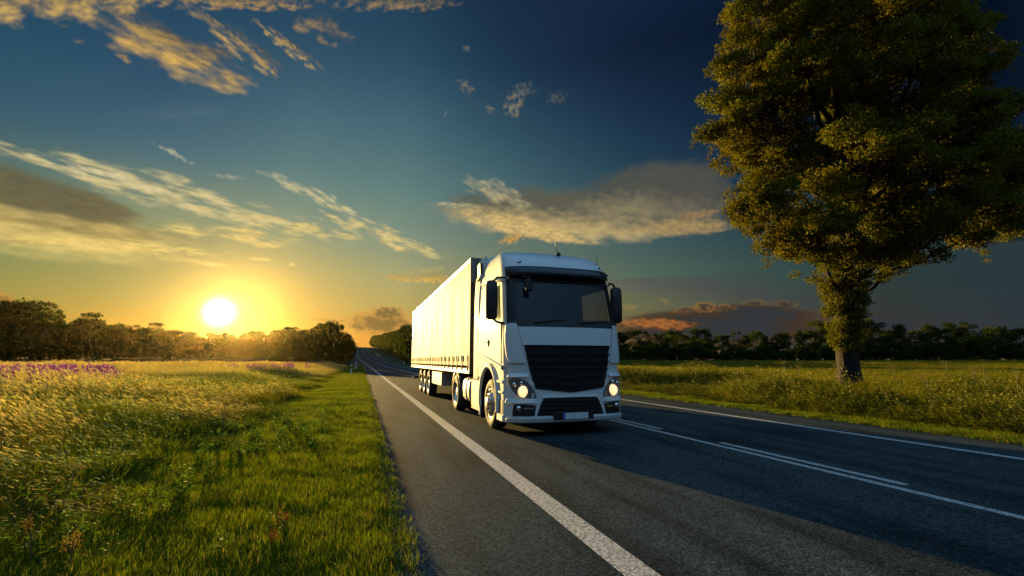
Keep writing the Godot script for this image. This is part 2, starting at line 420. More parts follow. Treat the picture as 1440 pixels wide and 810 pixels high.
func patch(st: SurfaceTool, rows: Array, n: int, d0: float, d1: float, thick := 0.03) -> void:   # rows of (y, x left, x right, [sag, sag fn]) laid on the front, top row first, d0 proud at the top and d1 at the bottom
	var g := []
	var m := rows.size()
	for i in m:
		var r: Array = rows[i]
		var row := []
		for k in n + 1:
			var t := k / float(n)
			var x: float = lerpf(r[1], r[2], t)
			var y: float = r[0] - (r[3] * (1.0 - absf(2.0 * t - 1.0)) if r.size() > 3 else 0.0)
			row.append(front(x, y, lerpf(d0, d1, i / float(m - 1))))
		g.append(row)
	sheet(st, g, true, true)
	var rim := [g[0].duplicate(), []]
	for p in g[0]: rim[1].append(p - Vector3(0, 0, thick))
	sheet(st, rim, false, false)
	rim = [g[m - 1].duplicate(), []]
	for p in g[m - 1]: rim[1].append(p - Vector3(0, 0, thick))
	sheet(st, rim, false, true)
	for side in [0, n]:
		var a := []
		var b := []
		for i in m:
			a.append(g[i][side]); b.append(g[i][side] - Vector3(0, 0, thick))
		sheet(st, [a, b], false, side == 0)

func mirrored(rows: Array, s: float) -> Array:   # rows (y, inner x, outer x) of the one side or the other
	var o := []
	for q in rows: o.append([q[0], minf(s * q[1], s * q[2]), maxf(s * q[1], s * q[2])])
	return o

func disc(st: SurfaceTool, c: Vector3, r: float, bulge: float, n := 20, axis := Vector3(0, 0, 1)) -> void:   # a domed disc
	var x := axis.cross(Vector3.UP).normalized()
	var y := x.cross(axis).normalized()
	var g := []
	for i in 5:
		var t := i / 4.0
		var row := []
		for k in n:
			var a := TAU * k / n
			row.append(c + (x * cos(a) + y * sin(a)) * r * t + axis * bulge * (1.0 - t * t))
		g.append(row)
	sheet(st, g, true, false, true)

func wheel(lorry: Node3D, at: Vector3, dual: bool, hub: bool) -> void:   # the outer face looks along at.x
	var s: float = sign(at.x)
	var w := Node3D.new()
	w.name = "wheel"
	lorry.add_child(w, true)
	w.position = Vector3(at.x, at.y, at.z)
	w.rotation.y = 0.0 if s > 0 else PI
	var st := mk()
	for k in (2 if dual else 1):
		var o := -0.33 * k
		var prof := [[-0.29, 0.30], [-0.30, 0.36], [-0.295, 0.44], [-0.265, 0.49], [-0.24, 0.508]]
		for q in 4:                                    # grooves round the tread
			var x := -0.225 + q * 0.05
			prof.append_array([[x, 0.512], [x + 0.012, 0.512], [x + 0.014, 0.498], [x + 0.022, 0.498], [x + 0.024, 0.512]])
		prof.append_array([[-0.03, 0.508], [-0.005, 0.49], [0.022, 0.445], [0.028, 0.40], [0.02, 0.345], [0.0, 0.30], [-0.02, 0.295]])
		for p in prof: p[0] += o
		lathe_x(st, prof, Vector3.ZERO, 40)
	put("tyre", done(st), M.rubber, w)
	st = mk()
	if hub:        # steering wheel: dished outwards
		lathe_x(st, [[-0.29, 0.298], [-0.02, 0.300], [0.008, 0.306], [0.012, 0.298], [0.0, 0.285], [-0.03, 0.272], [-0.02, 0.25], [0.03, 0.215], [0.05, 0.20], [0.052, 0.15], [0.045, 0.13], [0.09, 0.122], [0.098, 0.11], [0.10, 0.0]], Vector3.ZERO, 32)
	else:          # driven and trailer wheels: dished inwards
		lathe_x(st, [[-0.29, 0.298], [-0.02, 0.300], [0.008, 0.306], [0.012, 0.298], [-0.01, 0.285], [-0.06, 0.272], [-0.12, 0.255], [-0.15, 0.23], [-0.155, 0.15], [-0.14, 0.13], [-0.03, 0.12], [-0.02, 0.10], [-0.018, 0.0]], Vector3.ZERO, 32)
	var rim := put("rim", done(st), M.rim, w)
	var bx := 0.055 if hub else -0.145
	st = mk()
	lathe_x(st, [[-0.01, 0.016], [0.02, 0.016], [0.03, 0.011], [0.03, 0.0]], Vector3.ZERO, 6, false)
	var nut := done(st)
	for k in 10:
		var a := TAU * k / 10.0
		put("wheel_nut", nut, M.steel, w).position = Vector3(bx, 0.175 * cos(a), 0.175 * sin(a))

func make_lorry() -> void:
	var L := thing("semi_trailer_truck", "white lorry with long white curtain-sided trailer and lit headlights driving on the road", "truck", Vector3(3.84, 0, -9.48))
	# --- cab shell: rows of sections, window openings left out
	var sec := []
	var xs := [-1.0, -0.985, -0.95, -0.9, -0.82, -0.7, -0.5, -0.25, 0.0, 0.25, 0.5, 0.7, 0.82, 0.9, 0.95, 0.985, 1.0]
	for c in CAB:
		var row := []
		var w: float = c[2]
		var zc: float = c[1] - c[3]
		var zb := -1.0
		var zz := [zb, -0.85, -0.42, lerpf(-0.42, zc - 0.05, 0.33), lerpf(-0.42, zc - 0.05, 0.67), zc - 0.05]
		for z in zz: row.append(Vector3(-w, c[0], minf(z, zc)))
		for u in xs: row.append(front(u * w, c[0]))
		zz.reverse()
		for z in zz: row.append(Vector3(w, c[0], minf(z, zc)))
		sec.append(row)
	var shell := mk()
	var screen := mk()
	var glass := [mk(), mk()]
	shell.set_smooth_group(1); screen.set_smooth_group(1); glass[0].set_smooth_group(1); glass[1].set_smooth_group(1)
	var total: int = sec[0].size()
	for i in sec.size() - 1:
		var y: float = CAB[i][0]
		for j in total - 1:
			var st: SurfaceTool = shell
			var k := Vector3.ZERO
			if y > 2.09 and y < 3.03 and j >= 8 and j <= 19:
				st = screen; k = Vector3(0, 0, -0.012)
			elif y > 2.21 and y < 2.94 and ((j >= 2 and j <= 4) or (j >= total - 6 and j <= total - 4)):
				st = glass[0 if j < 10 else 1]; k = Vector3(0.01 if j < 10 else -0.01, 0, 0)
			var a: Vector3 = sec[i][j] + k; var b: Vector3 = sec[i][j + 1] + k; var c: Vector3 = sec[i + 1][j + 1] + k; var d: Vector3 = sec[i + 1][j] + k
			tri(st, a, c, b); tri(st, a, d, c)
	shell.set_smooth_group(-1)
	var top: Array = sec[-1]
	for j in range(1, top.size() - 1): face(shell, [top[0], top[j], top[j + 1]], Vector3(0, 2, 0))
	face(shell, [Vector3(-1.24, 1.28, -1.0), Vector3(1.24, 1.28, -1.0), Vector3(1.2, 3.1, -1.0), Vector3(-1.2, 3.1, -1.0)], Vector3(0, 2, 0))
	face(shell, [Vector3(-1.2, 3.1, -1.0), Vector3(1.2, 3.1, -1.0), Vector3(0.86, 3.81, -1.0), Vector3(-0.86, 3.81, -1.0)], Vector3(0, 3, 0))
	face(shell, [Vector3(-1.23, 1.29, -1.0), Vector3(1.23, 1.29, -1.0), Vector3(1.23, 1.29, 0.95), Vector3(0.9, 1.29, 1.3), Vector3(-0.9, 1.29, 1.3), Vector3(-1.23, 1.29, 0.95)], Vector3(0, 2, 0))
	var cab := put("cab", done(shell), M.paint, L)
	put("windshield", done(screen), M.glass, L)
	for k in 2: put("side_window", done(glass[k]), M.glass, L)
	# --- black surround of the windscreen and the cowl under it
	var st := mk()
	patch(st, [[2.20, -1.08, 1.08], [2.12, -1.12, 1.12], [2.055, -1.13, 1.13]], 16, 0.012, 0.02)
	put("windshield_cowl", done(st), M.black, L)
	st = mk()
	patch(st, [[3.12, -1.1, 1.1], [3.05, -1.1, 1.1], [2.97, -1.09, 1.09]], 16, 0.008, 0.008)
	for s in [-1.0, 1.0]:
		patch(st, [[3.0, minf(s * 1.02, s * 1.15), maxf(s * 1.02, s * 1.15)], [2.6, minf(s * 1.045, s * 1.17), maxf(s * 1.045, s * 1.17)], [2.1, minf(s * 1.07, s * 1.19), maxf(s * 1.07, s * 1.19)]], 4, 0.006, 0.006)
	put("windshield_frame", done(st), M.black, L)
	for s in [-0.72, 0.25]:
		st = mk()
		tube(st, [front(s, 2.13, 0.03), front(s + 0.3, 2.165, 0.04), front(s + 0.66, 2.21, 0.035)], [0.013, 0.011, 0.008], 6)
		put("wiper", done(st), M.black, L)
	# --- cabin inside
	st = mk()
	box(st, Vector3(0, 1.98, 0.72), Vector3(2.3, 0.36, 0.62), 0.08)
	put("dashboard", done(st), M.lining, L)
	st = mk()
	box(st, Vector3(0, 2.25, -0.9), Vector3(2.4, 1.8, 0.06), 0.02)
	box(st, Vector3(0, 1.4, 0.0), Vector3(2.4, 0.1, 1.8), 0.02)
	box(st, Vector3(0, 3.1, -0.1), Vector3(2.25, 0.08, 1.6), 0.02)
	put("cabin_lining", done(st), M.lining, L)
	for s in [-0.62, 0.62]:
		st = mk()
		box(st, Vector3(s, 1.85, -0.05), Vector3(0.52, 0.16, 0.52), 0.05)
		box(st, Vector3(s, 2.25, -0.32), Vector3(0.5, 0.75, 0.14), 0.05)
		box(st, Vector3(s, 2.74, -0.34), Vector3(0.28, 0.2, 0.1), 0.04)
		put("seat", done(st), M.seat, L)
	st = mk()
	var ring := []
	var rad := []
	for k in 25:
		var a := TAU * k / 24.0
		ring.append(Vector3(0.62 + 0.23 * cos(a), 2.2 + 0.20 * sin(a), 0.40 - 0.10 * sin(a)))
		rad.append(0.017)
	tube(st, ring, rad, 6)
	tube(st, [Vector3(0.62, 2.2, 0.4), Vector3(0.62, 2.05, 0.6)], [0.05, 0.05], 6)
	tube(st, [Vector3(0.4, 2.2, 0.4), Vector3(0.84, 2.2, 0.4)], [0.02, 0.02], 5)
	put("steering_wheel", done(st), M.black, L)
	# --- white nose panel, corner deflectors
	st = mk()
	patch(st, [[2.05, -1.0, 1.0], [1.95, -0.99, 0.99], [1.8, -0.955, 0.955], [1.70, -0.93, 0.93]], 20, 0.018, 0.024)
	put("nose_panel", done(st), M.paint, L)
	for s in [-1.0, 1.0]:
		st = mk()
		var rows := []
		for q in [[2.12, 1.04, 1.16], [2.08, 1.02, 1.20], [1.9, 1.0, 1.215], [1.7, 0.965, 1.215], [1.5, 0.93, 1.20], [1.36, 0.90, 1.17]]:
			rows.append([q[0], minf(s * q[1], s * q[2]), maxf(s * q[1], s * q[2])])
		patch(st, rows, 6, 0.035, 0.04, 0.05)
		put("corner_deflector", done(st), M.paint, L)
	# --- grille: backing and slats
	st = mk()
	patch(st, [[1.70, -0.91, 0.91], [1.40, -0.86, 0.86], [1.15, -0.80, 0.80], [0.95, -0.72, 0.72, 0.05], [0.89, -0.62, 0.62, 0.09]], 22, 0.010, 0.010)
	var gr := put("grille", done(st), M.black, L)
	var lines := [[1.69, 0.905, 0.0], [1.545, 0.885, 0.0], [1.40, 0.86, 0.0], [1.265, 0.83, 0.02], [1.13, 0.795, 0.05], [1.0, 0.75, 0.07]]
	for q in lines:
		st = mk()
		patch(st, [[q[0], -q[1], q[1], q[2]], [q[0] - 0.03, -q[1] + 0.008, q[1] - 0.008, q[2]], [q[0] - 0.118, -q[1] + 0.03, q[1] - 0.03, q[2] * 1.15]], 22, 0.062, 0.016, 0.03)
		put("slat", done(st), M.grille, gr)
	# --- bumper and lower front
	st = mk()
	var rows := []
	for y in [1.345, 1.25, 1.1, 0.95, 0.8, 0.7, 0.6, 0.5, 0.4, 0.34, 0.29, 0.26]: rows.append([y, -1.24, 1.24])
	patch(st, rows, 44, 0.0, 0.0, 0.10)
	var bumper := put("bumper", done(st), M.paint, L)
	st = mk()        # ledge above the fog lamps and the lip under the intake
	patch(st, [[0.345, -1.2, 1.2], [0.315, -1.22, 1.22], [0.275, -1.21, 1.21]], 40, 0.035, 0.02)
	put("bumper_lip", done(st), M.paint, bumper)
	for s in [-1.0, 1.0]:
		st = mk()
		var r2 := []
		for q in [[0.70, 0.70, 1.20], [0.66, 0.70, 1.22], [0.62, 0.69, 1.22]]: r2.append([q[0], minf(s * q[1], s * q[2]), maxf(s * q[1], s * q[2])])
		patch(st, r2, 10, 0.012, 0.034)
		put("lamp_ledge", done(st), M.paint, bumper)
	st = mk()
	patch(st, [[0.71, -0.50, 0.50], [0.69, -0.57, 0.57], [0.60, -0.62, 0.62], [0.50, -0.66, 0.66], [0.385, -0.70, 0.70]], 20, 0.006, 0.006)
	var intake := put("intake_shade_patch", done(st), M.black, L)  # uncut black patch; the dark of the hollow is put into its colour
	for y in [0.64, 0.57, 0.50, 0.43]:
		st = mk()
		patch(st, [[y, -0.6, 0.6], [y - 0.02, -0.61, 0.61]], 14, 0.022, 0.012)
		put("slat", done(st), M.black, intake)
	st = mk()        # raised white rim round the intake
	patch(st, [[0.755, -0.56, 0.56], [0.735, -0.60, 0.60], [0.715, -0.58, 0.58]], 18, 0.012, 0.022)
	put("intake_rim", done(st), M.paint, bumper)
	st = mk()
	box(st, Vector3(0.03, 0.37, 1.435), Vector3(0.84, 0.13, 0.03), 0.01)
	put("plate_holder", done(st), M.black, L)
	st = mk()
	box(st, Vector3(0.06, 0.372, 1.457), Vector3(0.53, 0.115, 0.012), 0.004)
	var plate := put("licence_plate", done(st), M.plate, L)
	st = mk()
	box(st, Vector3(-0.183, 0.372, 1.4635), Vector3(0.045, 0.113, 0.004), 0.001)
	put("country_band", done(st), M.blue, plate)
	# --- headlights and fog lamps
	for s in [-1.0, 1.0]:
		st = mk()
		patch(st, mirrored([[1.07, 1.02, 1.175], [1.02, 0.88, 1.18], [0.93, 0.80, 1.165], [0.86, 0.755, 1.13], [0.80, 0.715, 1.09], [0.76, 0.71, 1.04], [0.70, 0.70, 0.86]], s), 8, 0.006, 0.006)
		var hl := put("headlight", done(st), M.lamp_dark, L)
		st = mk()
		var bc := front(0.945 * s, 0.83, 0.012)
		disc(st, bc, 0.105, 0.045)
		var bulb := put("headlight_bulb", done(st), M.lamp_on, hl)
		st = mk()
		var rg := []
		var rr := []
		for k in 25:
			var a := TAU * k / 24.0
			rg.append(bc + Vector3(0.112 * cos(a), 0.112 * sin(a), 0.004)); rr.append(0.009)
		tube(st, rg, rr, 5)
		put("bulb_ring", done(st), M.chrome, hl)
		for q in [[1.09, 0.955, 0.045], [0.965, 0.985, 0.04]]:
			st = mk()
			disc(st, front(q[0] * s, q[1], 0.012), q[2], 0.02, 14)
			put("indicator_bulb", done(st), M.chrome, hl)
		st = mk()
		for k in 5: patch(st, [[0.80 - 0.022 * k, minf(s * 0.735, s * 0.80), maxf(s * 0.735, s * 0.80)], [0.79 - 0.022 * k, minf(s * 0.735, s * 0.80), maxf(s * 0.735, s * 0.80)]], 2, 0.016, 0.008)
		put("reflector_ribs", done(st), M.chrome, hl)
		st = mk()
		patch(st, mirrored([[1.078, 1.02, 1.182], [1.025, 0.875, 1.187], [0.935, 0.793, 1.172], [0.86, 0.747, 1.137], [0.80, 0.707, 1.097], [0.755, 0.70, 1.045], [0.692, 0.692, 0.865]], s), 8, 0.062, 0.062, 0.055)
		put("lens_cover", done(st), M.clear, hl)
		st = mk()    # eyebrow above the lamp
		patch(st, [[1.165, minf(s * 0.86, s * 1.18), maxf(s * 0.86, s * 1.18)], [1.135, minf(s * 0.85, s * 1.185), maxf(s * 0.85, s * 1.185)], [1.10, minf(s * 0.87, s * 1.185), maxf(s * 0.87, s * 1.185)]], 8, 0.005, 0.05)
		put("lamp_brow", done(st), M.paint, bumper)
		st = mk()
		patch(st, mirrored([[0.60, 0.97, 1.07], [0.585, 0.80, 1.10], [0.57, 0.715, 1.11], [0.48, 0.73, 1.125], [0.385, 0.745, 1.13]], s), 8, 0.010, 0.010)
		var fg := put("fog_lamp_shade_patch", done(st), M.black, L)  # black patch proud of the bumper, painted as the shade inside a recess
		st = mk()
		disc(st, front(1.02 * s, 0.525, 0.02), 0.048, 0.018, 16)
		put("fog_lamp", done(st), M.chrome, fg)
		st = mk()
		patch(st, [[0.535, minf(s * 0.77, s * 0.94), maxf(s * 0.77, s * 0.94)], [0.515, minf(s * 0.77, s * 0.94), maxf(s * 0.77, s * 0.94)]], 4, 0.018, 0.018)
		put("daylight_strip", done(st), M.chrome, fg)
		var sp := SpotLight3D.new()
		sp.name = "headlight_beam"
		sp.light_energy = 0.25
		sp.light_color = Color(1.0, 0.86, 0.66)
		sp.spot_angle = 28.0
		sp.spot_range = 40.0
		sp.light_size = 0.1
		sp.shadow_enabled = true
		hl.add_child(sp)
		sp.position = bc + Vector3(0, 0, 0.12)
		sp.rotation = Vector3(-0.08, PI, 0)
	# --- sun visor and roof lamps
	st = mk()
	var vg := []
	for q in [[3.30, 0.015], [3.285, 0.10], [3.24, 0.17], [3.16, 0.215], [3.09, 0.225], [3.085, 0.215], [3.15, 0.20], [3.23, 0.15], [3.27, 0.08], [3.28, 0.01]]:
		var row := []
		for k in 25:
			var x := lerpf(-1.17, 1.17, k / 24.0)
			row.append(front(x, 3.20, 0.0) * Vector3(1, 0, 1) + Vector3(0, q[0], q[1] * (1.0 - 0.45 * pow(absf(x) / 1.17, 4.0)) + 0.01))
		vg.append(row)
	sheet(st, vg, true, true)
	put("sun_visor", done(st), M.visor, L)
	for s in [-1.12, -0.45, 0.45, 1.12]:
		st = mk()
		var p := front(s, 3.24, 0.02)
		tube(st, [p + Vector3(0, 0.03, -0.02), p + Vector3(0, -0.02, 0.13)], [0.018, 0.018], 5)
		put("visor_bracket", done(st), M.dark_plastic, L)
	for s in [-0.86, 0.98]:
		st = mk()
		disc(st, front(s, 3.42, 0.0), 0.05, 0.03, 14, Vector3(0, 0.35, 0.93).normalized())
		put("marker_lamp", done(st), M.chrome, L)
	st = mk()
	tube(st, [Vector3(0.10, 3.66, 0.72), Vector3(0.09, 3.71, 0.70), Vector3(0.085, 3.72, 0.68)], [0.05, 0.035, 0.008], 8)
	tube(st, [Vector3(0.09, 3.70, 0.69), Vector3(0.06, 3.98, 0.60)], [0.008, 0.004], 5)
	put("antenna", done(st), M.black, L)
	for q in [[-0.68, 3.79, 0.06, 0.12], [1.03, 3.5, 0.72, 0.24]]:
		st = mk()
		tube(st, [Vector3(q[0], q[1] - 0.03, q[2]), Vector3(q[0], q[1] + q[3], q[2] - 0.03)], [0.008, 0.005], 5)
		put("antenna", done(st), M.black, L)
	# --- roof spoiler, side deflectors
	st = mk()
	var rg2 := []
	for q in [[0.15, 3.76, 0.60], [-0.2, 3.84, 0.80], [-0.6, 3.94, 0.95], [-1.0, 4.01, 1.04], [-1.28, 4.03, 1.08]]:
		var row := []
		for k in 13:
			var t := k / 12.0 * 2.0 - 1.0
			row.append(Vector3(t * q[2], q[1] - 0.02 * t * t - 0.22 * pow(absf(t), 8.0), q[0]))
		rg2.append(row)
	sheet(st, rg2, true, false)
	for s in [0, 12]:
		var a := []
		var b := []
		for row in rg2:
			a.append(row[s]); b.append(Vector3(row[s].x, 3.25, row[s].z))
		sheet(st, [a, b], false, s == 0)
	put("roof_spoiler", done(st), M.paint, L)
	for s in [-1.0, 1.0]:
		st = mk()
		var dg := []
		for q in [[0.98, 1.235, 1.245], [2.0, 1.24, 1.25], [2.9, 1.22, 1.24], [3.3, 1.19, 1.22], [3.62, 1.12, 1.19], [3.80, 1.09, 1.16], [3.93, 1.07, 1.10]]:
			var row := []
			for k in 5:
				var t := k / 4.0
				row.append(Vector3(s * lerpf(q[1], q[2], t), q[0], lerpf(-0.97, -1.42, t)))
			row.append(Vector3(s * (q[2] - 0.03), q[0], -1.42))
			row.append(Vector3(s * (q[1] - 0.03), q[0], -0.99))
			dg.append(row)
		sheet(st, dg, true, s > 0, true)
		var sd := put("side_deflector", done(st), M.paint, L)
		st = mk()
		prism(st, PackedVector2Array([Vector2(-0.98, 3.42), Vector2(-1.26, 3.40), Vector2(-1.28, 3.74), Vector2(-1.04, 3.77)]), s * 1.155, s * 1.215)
		put("deflector_shade_panel", done(st), M.black, sd)  # solid black panel; its colour stands for the shade of an open gap
		st = mk()    # seam and rim of the painted opening
		prism(st, PackedVector2Array([Vector2(-0.95, 3.40), Vector2(-1.30, 3.335), Vector2(-1.30, 3.40), Vector2(-0.98, 3.46)]), s * 1.18, s * 1.235)
		put("opening_rim", done(st), M.paint, sd)
		st = mk()    # drip rail over the door, catching the sun
		tube(st, [Vector3(s * 1.215, 3.19, -0.86), Vector3(s * 1.235, 3.15, -0.4), Vector3(s * 1.23, 3.09, 0.3), Vector3(s * 1.225, 3.03, 0.68), Vector3(s * 1.16, 3.01, 0.95)], [0.03, 0.04, 0.04, 0.035, 0.02], 8)
		put("drip_rail", done(st), M.paint, L)
		# door with its handle; slightly proud, with a gap all round
		st = mk()
		prism(st, PackedVector2Array([Vector2(-0.80, 1.57), Vector2(-0.80, 2.16), Vector2(0.86, 2.16), Vector2(0.88, 1.34), Vector2(0.4, 1.42)]), s * 1.22, s * 1.256)
		var door := put("door", done(st), M.paint, L)
		st = mk()
		box(st, Vector3(s * 1.262, 1.78, -0.1), Vector3(0.03, 0.15, 0.17), 0.012)
		put("handle_recess", done(st), M.dark_plastic, door)
		st = mk()
		box(st, Vector3(s * 1.282, 1.80, -0.1), Vector3(0.025, 0.035, 0.15), 0.01)
		put("handle", done(st), M.paint, door)
		st = mk()    # ledge running down and forward under the door
		var lg := []
		for q in [[-0.98, 1.60], [-0.4, 1.53], [0.2, 1.44], [0.8, 1.345], [1.0, 1.31]]:
			lg.append([Vector3(s * 1.225, q[1] + 0.005, q[0]), Vector3(s * 1.285, q[1] - 0.02, q[0]), Vector3(s * 1.285, q[1] - 0.06, q[0]), Vector3(s * 1.225, q[1] - 0.12, q[0])])
		sheet(st, lg, false, s > 0)
		put("side_ledge", done(st), M.paint, L)
		# fender with the round wheel opening
		st = mk()
		var poly := PackedVector2Array([Vector2(1.02, 0.28), Vector2(1.02, 1.33), Vector2(0.0, 1.44), Vector2(-0.98, 1.56), Vector2(-0.98, 1.05), Vector2(-0.70, 1.0)])
		for k in 15:
			var a := lerpf(PI * 0.80, -0.02, k / 14.0)
			poly.append(Vector2(-0.03 + 0.66 * cos(a), 0.58 + 0.68 * sin(a)))
		poly.append(Vector2(0.63, 0.28))
		prism(st, poly, s * 1.10, s * 1.238)
		put("fender", done(st), M.paint, L)
		st = mk()
		var ag := []
		for k in 19:
			var a := lerpf(PI * 1.08, -0.25, k / 18.0)
			var row := []
			for q in [[0.655, 1.235], [0.66, 1.285], [0.70, 1.292], [0.755, 1.275], [0.78, 1.237]]:
				row.append(Vector3(s * q[1], 0.58 + q[0] * sin(a) * 1.02, -0.03 + q[0] * cos(a)))
			ag.append(row)
		sheet(st, ag, true, s < 0)
		put("wheel_arch", done(st), M.paint, L)
		st = mk()    # inner arch and mud flap, black
		var ig := []
		for k in 13:
			var a := lerpf(PI * 1.0, -0.1, k / 12.0)
			ig.append([Vector3(s * 1.23, 0.58 + 0.66 * sin(a), -0.03 + 0.66 * cos(a)), Vector3(s * 0.72, 0.58 + 0.66 * sin(a), -0.03 + 0.66 * cos(a))])
		sheet(st, ig, true, s > 0)
		box(st, Vector3(s * 1.0, 0.5, -0.70), Vector3(0.5, 0.72, 0.03), 0.01)
		put("wheel_well", done(st), M.black, L)
		st = mk()
		box(st, Vector3(s * 1.25, 0.62, -0.72), Vector3(0.05, 0.86, 0.07), 0.015)
		put("mudguard_edge", done(st), M.paint, L)
		# entry step between the bumper and the wheel
		st = mk()
		box(st, Vector3(s * 1.19, 0.52, 0.82), Vector3(0.11, 0.30, 0.36), 0.02)
		put("entry_step", done(st), M.black, L)
		st = mk()
		box(st, Vector3(s * 1.245, 0.315, 0.82), Vector3(0.03, 0.12, 0.38), 0.012)
		put("step_edge", done(st), M.paint, L)
		st = mk()
		box(st, Vector3(s * 1.25, 0.80, 0.82), Vector3(0.03, 0.05, 0.40), 0.012)
		put("step_edge", done(st), M.paint, L)
		st = mk()
		box(st, Vector3(s * 1.25, 1.0, 0.80), Vector3(0.03, 0.06, 0.42), 0.012)
		put("step_edge", done(st), M.paint, L)
		st = mk()
		box(st, Vector3(s * 1.252, 1.02, 0.60), Vector3(0.025, 0.06, 0.05), 0.01)
		put("side_indicator", done(st), M.amber, L)
		# mirrors on two arms, the one by the field folded in a little
		var mx := 1.46 if s < 0 else 1.35
		st = mk()
		var mg := []
		for q in [[2.20, 0.55, 0.5], [2.24, 0.92, 0.9], [2.5, 1.0, 1.0], [2.75, 1.0, 1.0], [2.94, 0.92, 0.9], [2.98, 0.5, 0.5]]:
			var row := []
			for k in 12:
				var a := TAU * k / 12.0
				var ca := cos(a); var sa := sin(a)
				row.append(Vector3(s * mx + 0.125 * q[1] * signf(ca) * pow(absf(ca), 0.6), q[0], 0.92 + 0.075 * q[2] * signf(sa) * pow(absf(sa), 0.7)))
			mg.append(row)
		sheet(st, mg, true, false, true)
		for q in [mg[0], mg[-1]]:
			for k in range(1, 11): face(st, [q[0], q[k], q[k + 1]], Vector3(s * mx, 2.6, 0.92))
		var mi := put("mirror", done(st), M.dark_plastic, L)
		st = mk()
		tube(st, [Vector3(s * 1.16, 3.05, 0.95), Vector3(s * (mx - 0.1), 3.04, 0.97), Vector3(s * mx, 2.93, 0.93)], [0.025, 0.025, 0.02], 6)
		put("mirror_arm", done(st), M.black, mi)
		st = mk()
		tube(st, [Vector3(s * 1.2, 2.12, 0.98), Vector3(s * (mx - 0.08), 2.16, 0.97), Vector3(s * mx, 2.25, 0.93)], [0.035, 0.03, 0.02], 6)
		put("mirror_arm", done(st), M.black, mi)
		st = mk()
		box(st, Vector3(s * mx, 2.6, 0.845), Vector3(0.2, 0.66, 0.012), 0.004)
		put("mirror_glass", done(st), M.chrome, mi)
		# tank and battery box between the axles
		st = mk()
		var tg := []
		for z in [-2.72, -2.70, -2.4, -2.39, -2.35, -2.34, -2.0, -1.99, -1.95, -1.94, -1.78, -1.76]:
			var ex: float = 0.0 if z in [-2.72, -1.76] else (0.012 if z in [-2.39, -2.35, -1.99, -1.95] else 0.0)
			var sc: float = 0.9 if z in [-2.72, -1.76] else 1.0
			var row := []
			for k in 16:
				var a := TAU * k / 16.0
				var ca := cos(a); var sa := sin(a)
				row.append(Vector3(s * 0.93 + (0.30 * sc + ex) * signf(ca) * pow(absf(ca), 0.55), 0.66 + (0.31 * sc + ex) * signf(sa) * pow(absf(sa), 0.55), z))
			tg.append(row)
		sheet(st, tg, true, true, true)
		for q in [tg[0], tg[-1]]:
			for k in range(1, 15): face(st, [q[0], q[k], q[k + 1]], Vector3(s * 0.93, 0.66, -2.2))
		put("fuel_tank", done(st), M.alu, L)
		st = mk()
		box(st, Vector3(s * 1.03, 0.60, -1.26), Vector3(0.40, 0.70, 0.90), 0.02)
		var bat := put("side_box", done(st), M.cream, L)
		for q in [[0.88, -0.88], [0.88, -1.05], [0.88, -1.5], [0.88, -1.64], [0.32, -0.88], [0.32, -1.05], [0.32, -1.5], [0.32, -1.64]]:
			st = mk()
			lathe_x(st, [[s * 1.228, 0.018], [s * 1.238, 0.016], [s * 1.238, 0.0]], Vector3(0, q[0], q[1]), 6, false)
			put("bolt", done(st), M.black, bat)
	# the mirror that looks down past the front corner
	st = mk()
	var fm := front(-0.80, 2.86, 0.20)
	box(st, fm, Vector3(0.14, 0.24, 0.09), 0.035)
	tube(st, [front(-0.88, 3.08, 0.02), fm + Vector3(0, 0.16, 0.02), fm], [0.016, 0.016, 0.016], 6)
	put("front_mirror", done(st), M.dark_plastic, L)
	# --- chassis
	st = mk()
	for s in [-0.42, 0.42]: box(st, Vector3(s, 0.85, -2.0), Vector3(0.09, 0.28, 5.8), 0.015)
	box(st, Vector3(0, 0.7, 0.6), Vector3(1.6, 0.5, 0.9), 0.05)
	lathe_x(st, [[-0.9, 0.09], [0.9, 0.09]], Vector3(0, 0.52, 0), 10)
	lathe_x(st, [[-0.9, 0.11], [-0.25, 0.11], [-0.2, 0.26], [0.2, 0.26], [0.25, 0.11], [0.9, 0.11]], Vector3(0, 0.52, -3.7), 12)
	box(st, Vector3(0, 1.07, -3.1), Vector3(0.9, 0.12, 0.9), 0.03)
	put("chassis", done(st), M.frame, L)
	for s in [-1.0, 1.0]:
		st = mk()
		var gg := []
		for k in 9:
			var a := lerpf(PI * 0.95, 0.05, k / 8.0)
			gg.append([Vector3(s * 0.62, 0.52 + 0.60 * sin(a), -3.7 + 0.60 * cos(a)), Vector3(s * 1.23, 0.52 + 0.60 * sin(a), -3.7 + 0.60 * cos(a)), Vector3(s * 1.23, 0.48 + 0.60 * sin(a), -3.7 + 0.60 * cos(a))])
		sheet(st, gg, true, s < 0)
		put("rear_mudguard", done(st), M.black, L)
	for s in [-1.0, 1.0]:
		wheel(L, Vector3(s * 1.20, 0.512, 0), false, true)
		wheel(L, Vector3(s * 1.215, 0.512, -3.7), true, false)
		for z in [-9.45, -10.76, -12.07]: wheel(L, Vector3(s * 1.21, 0.512, z), false, false)
	# --- trailer
	var z0 := -1.75
	var z1 := -15.85
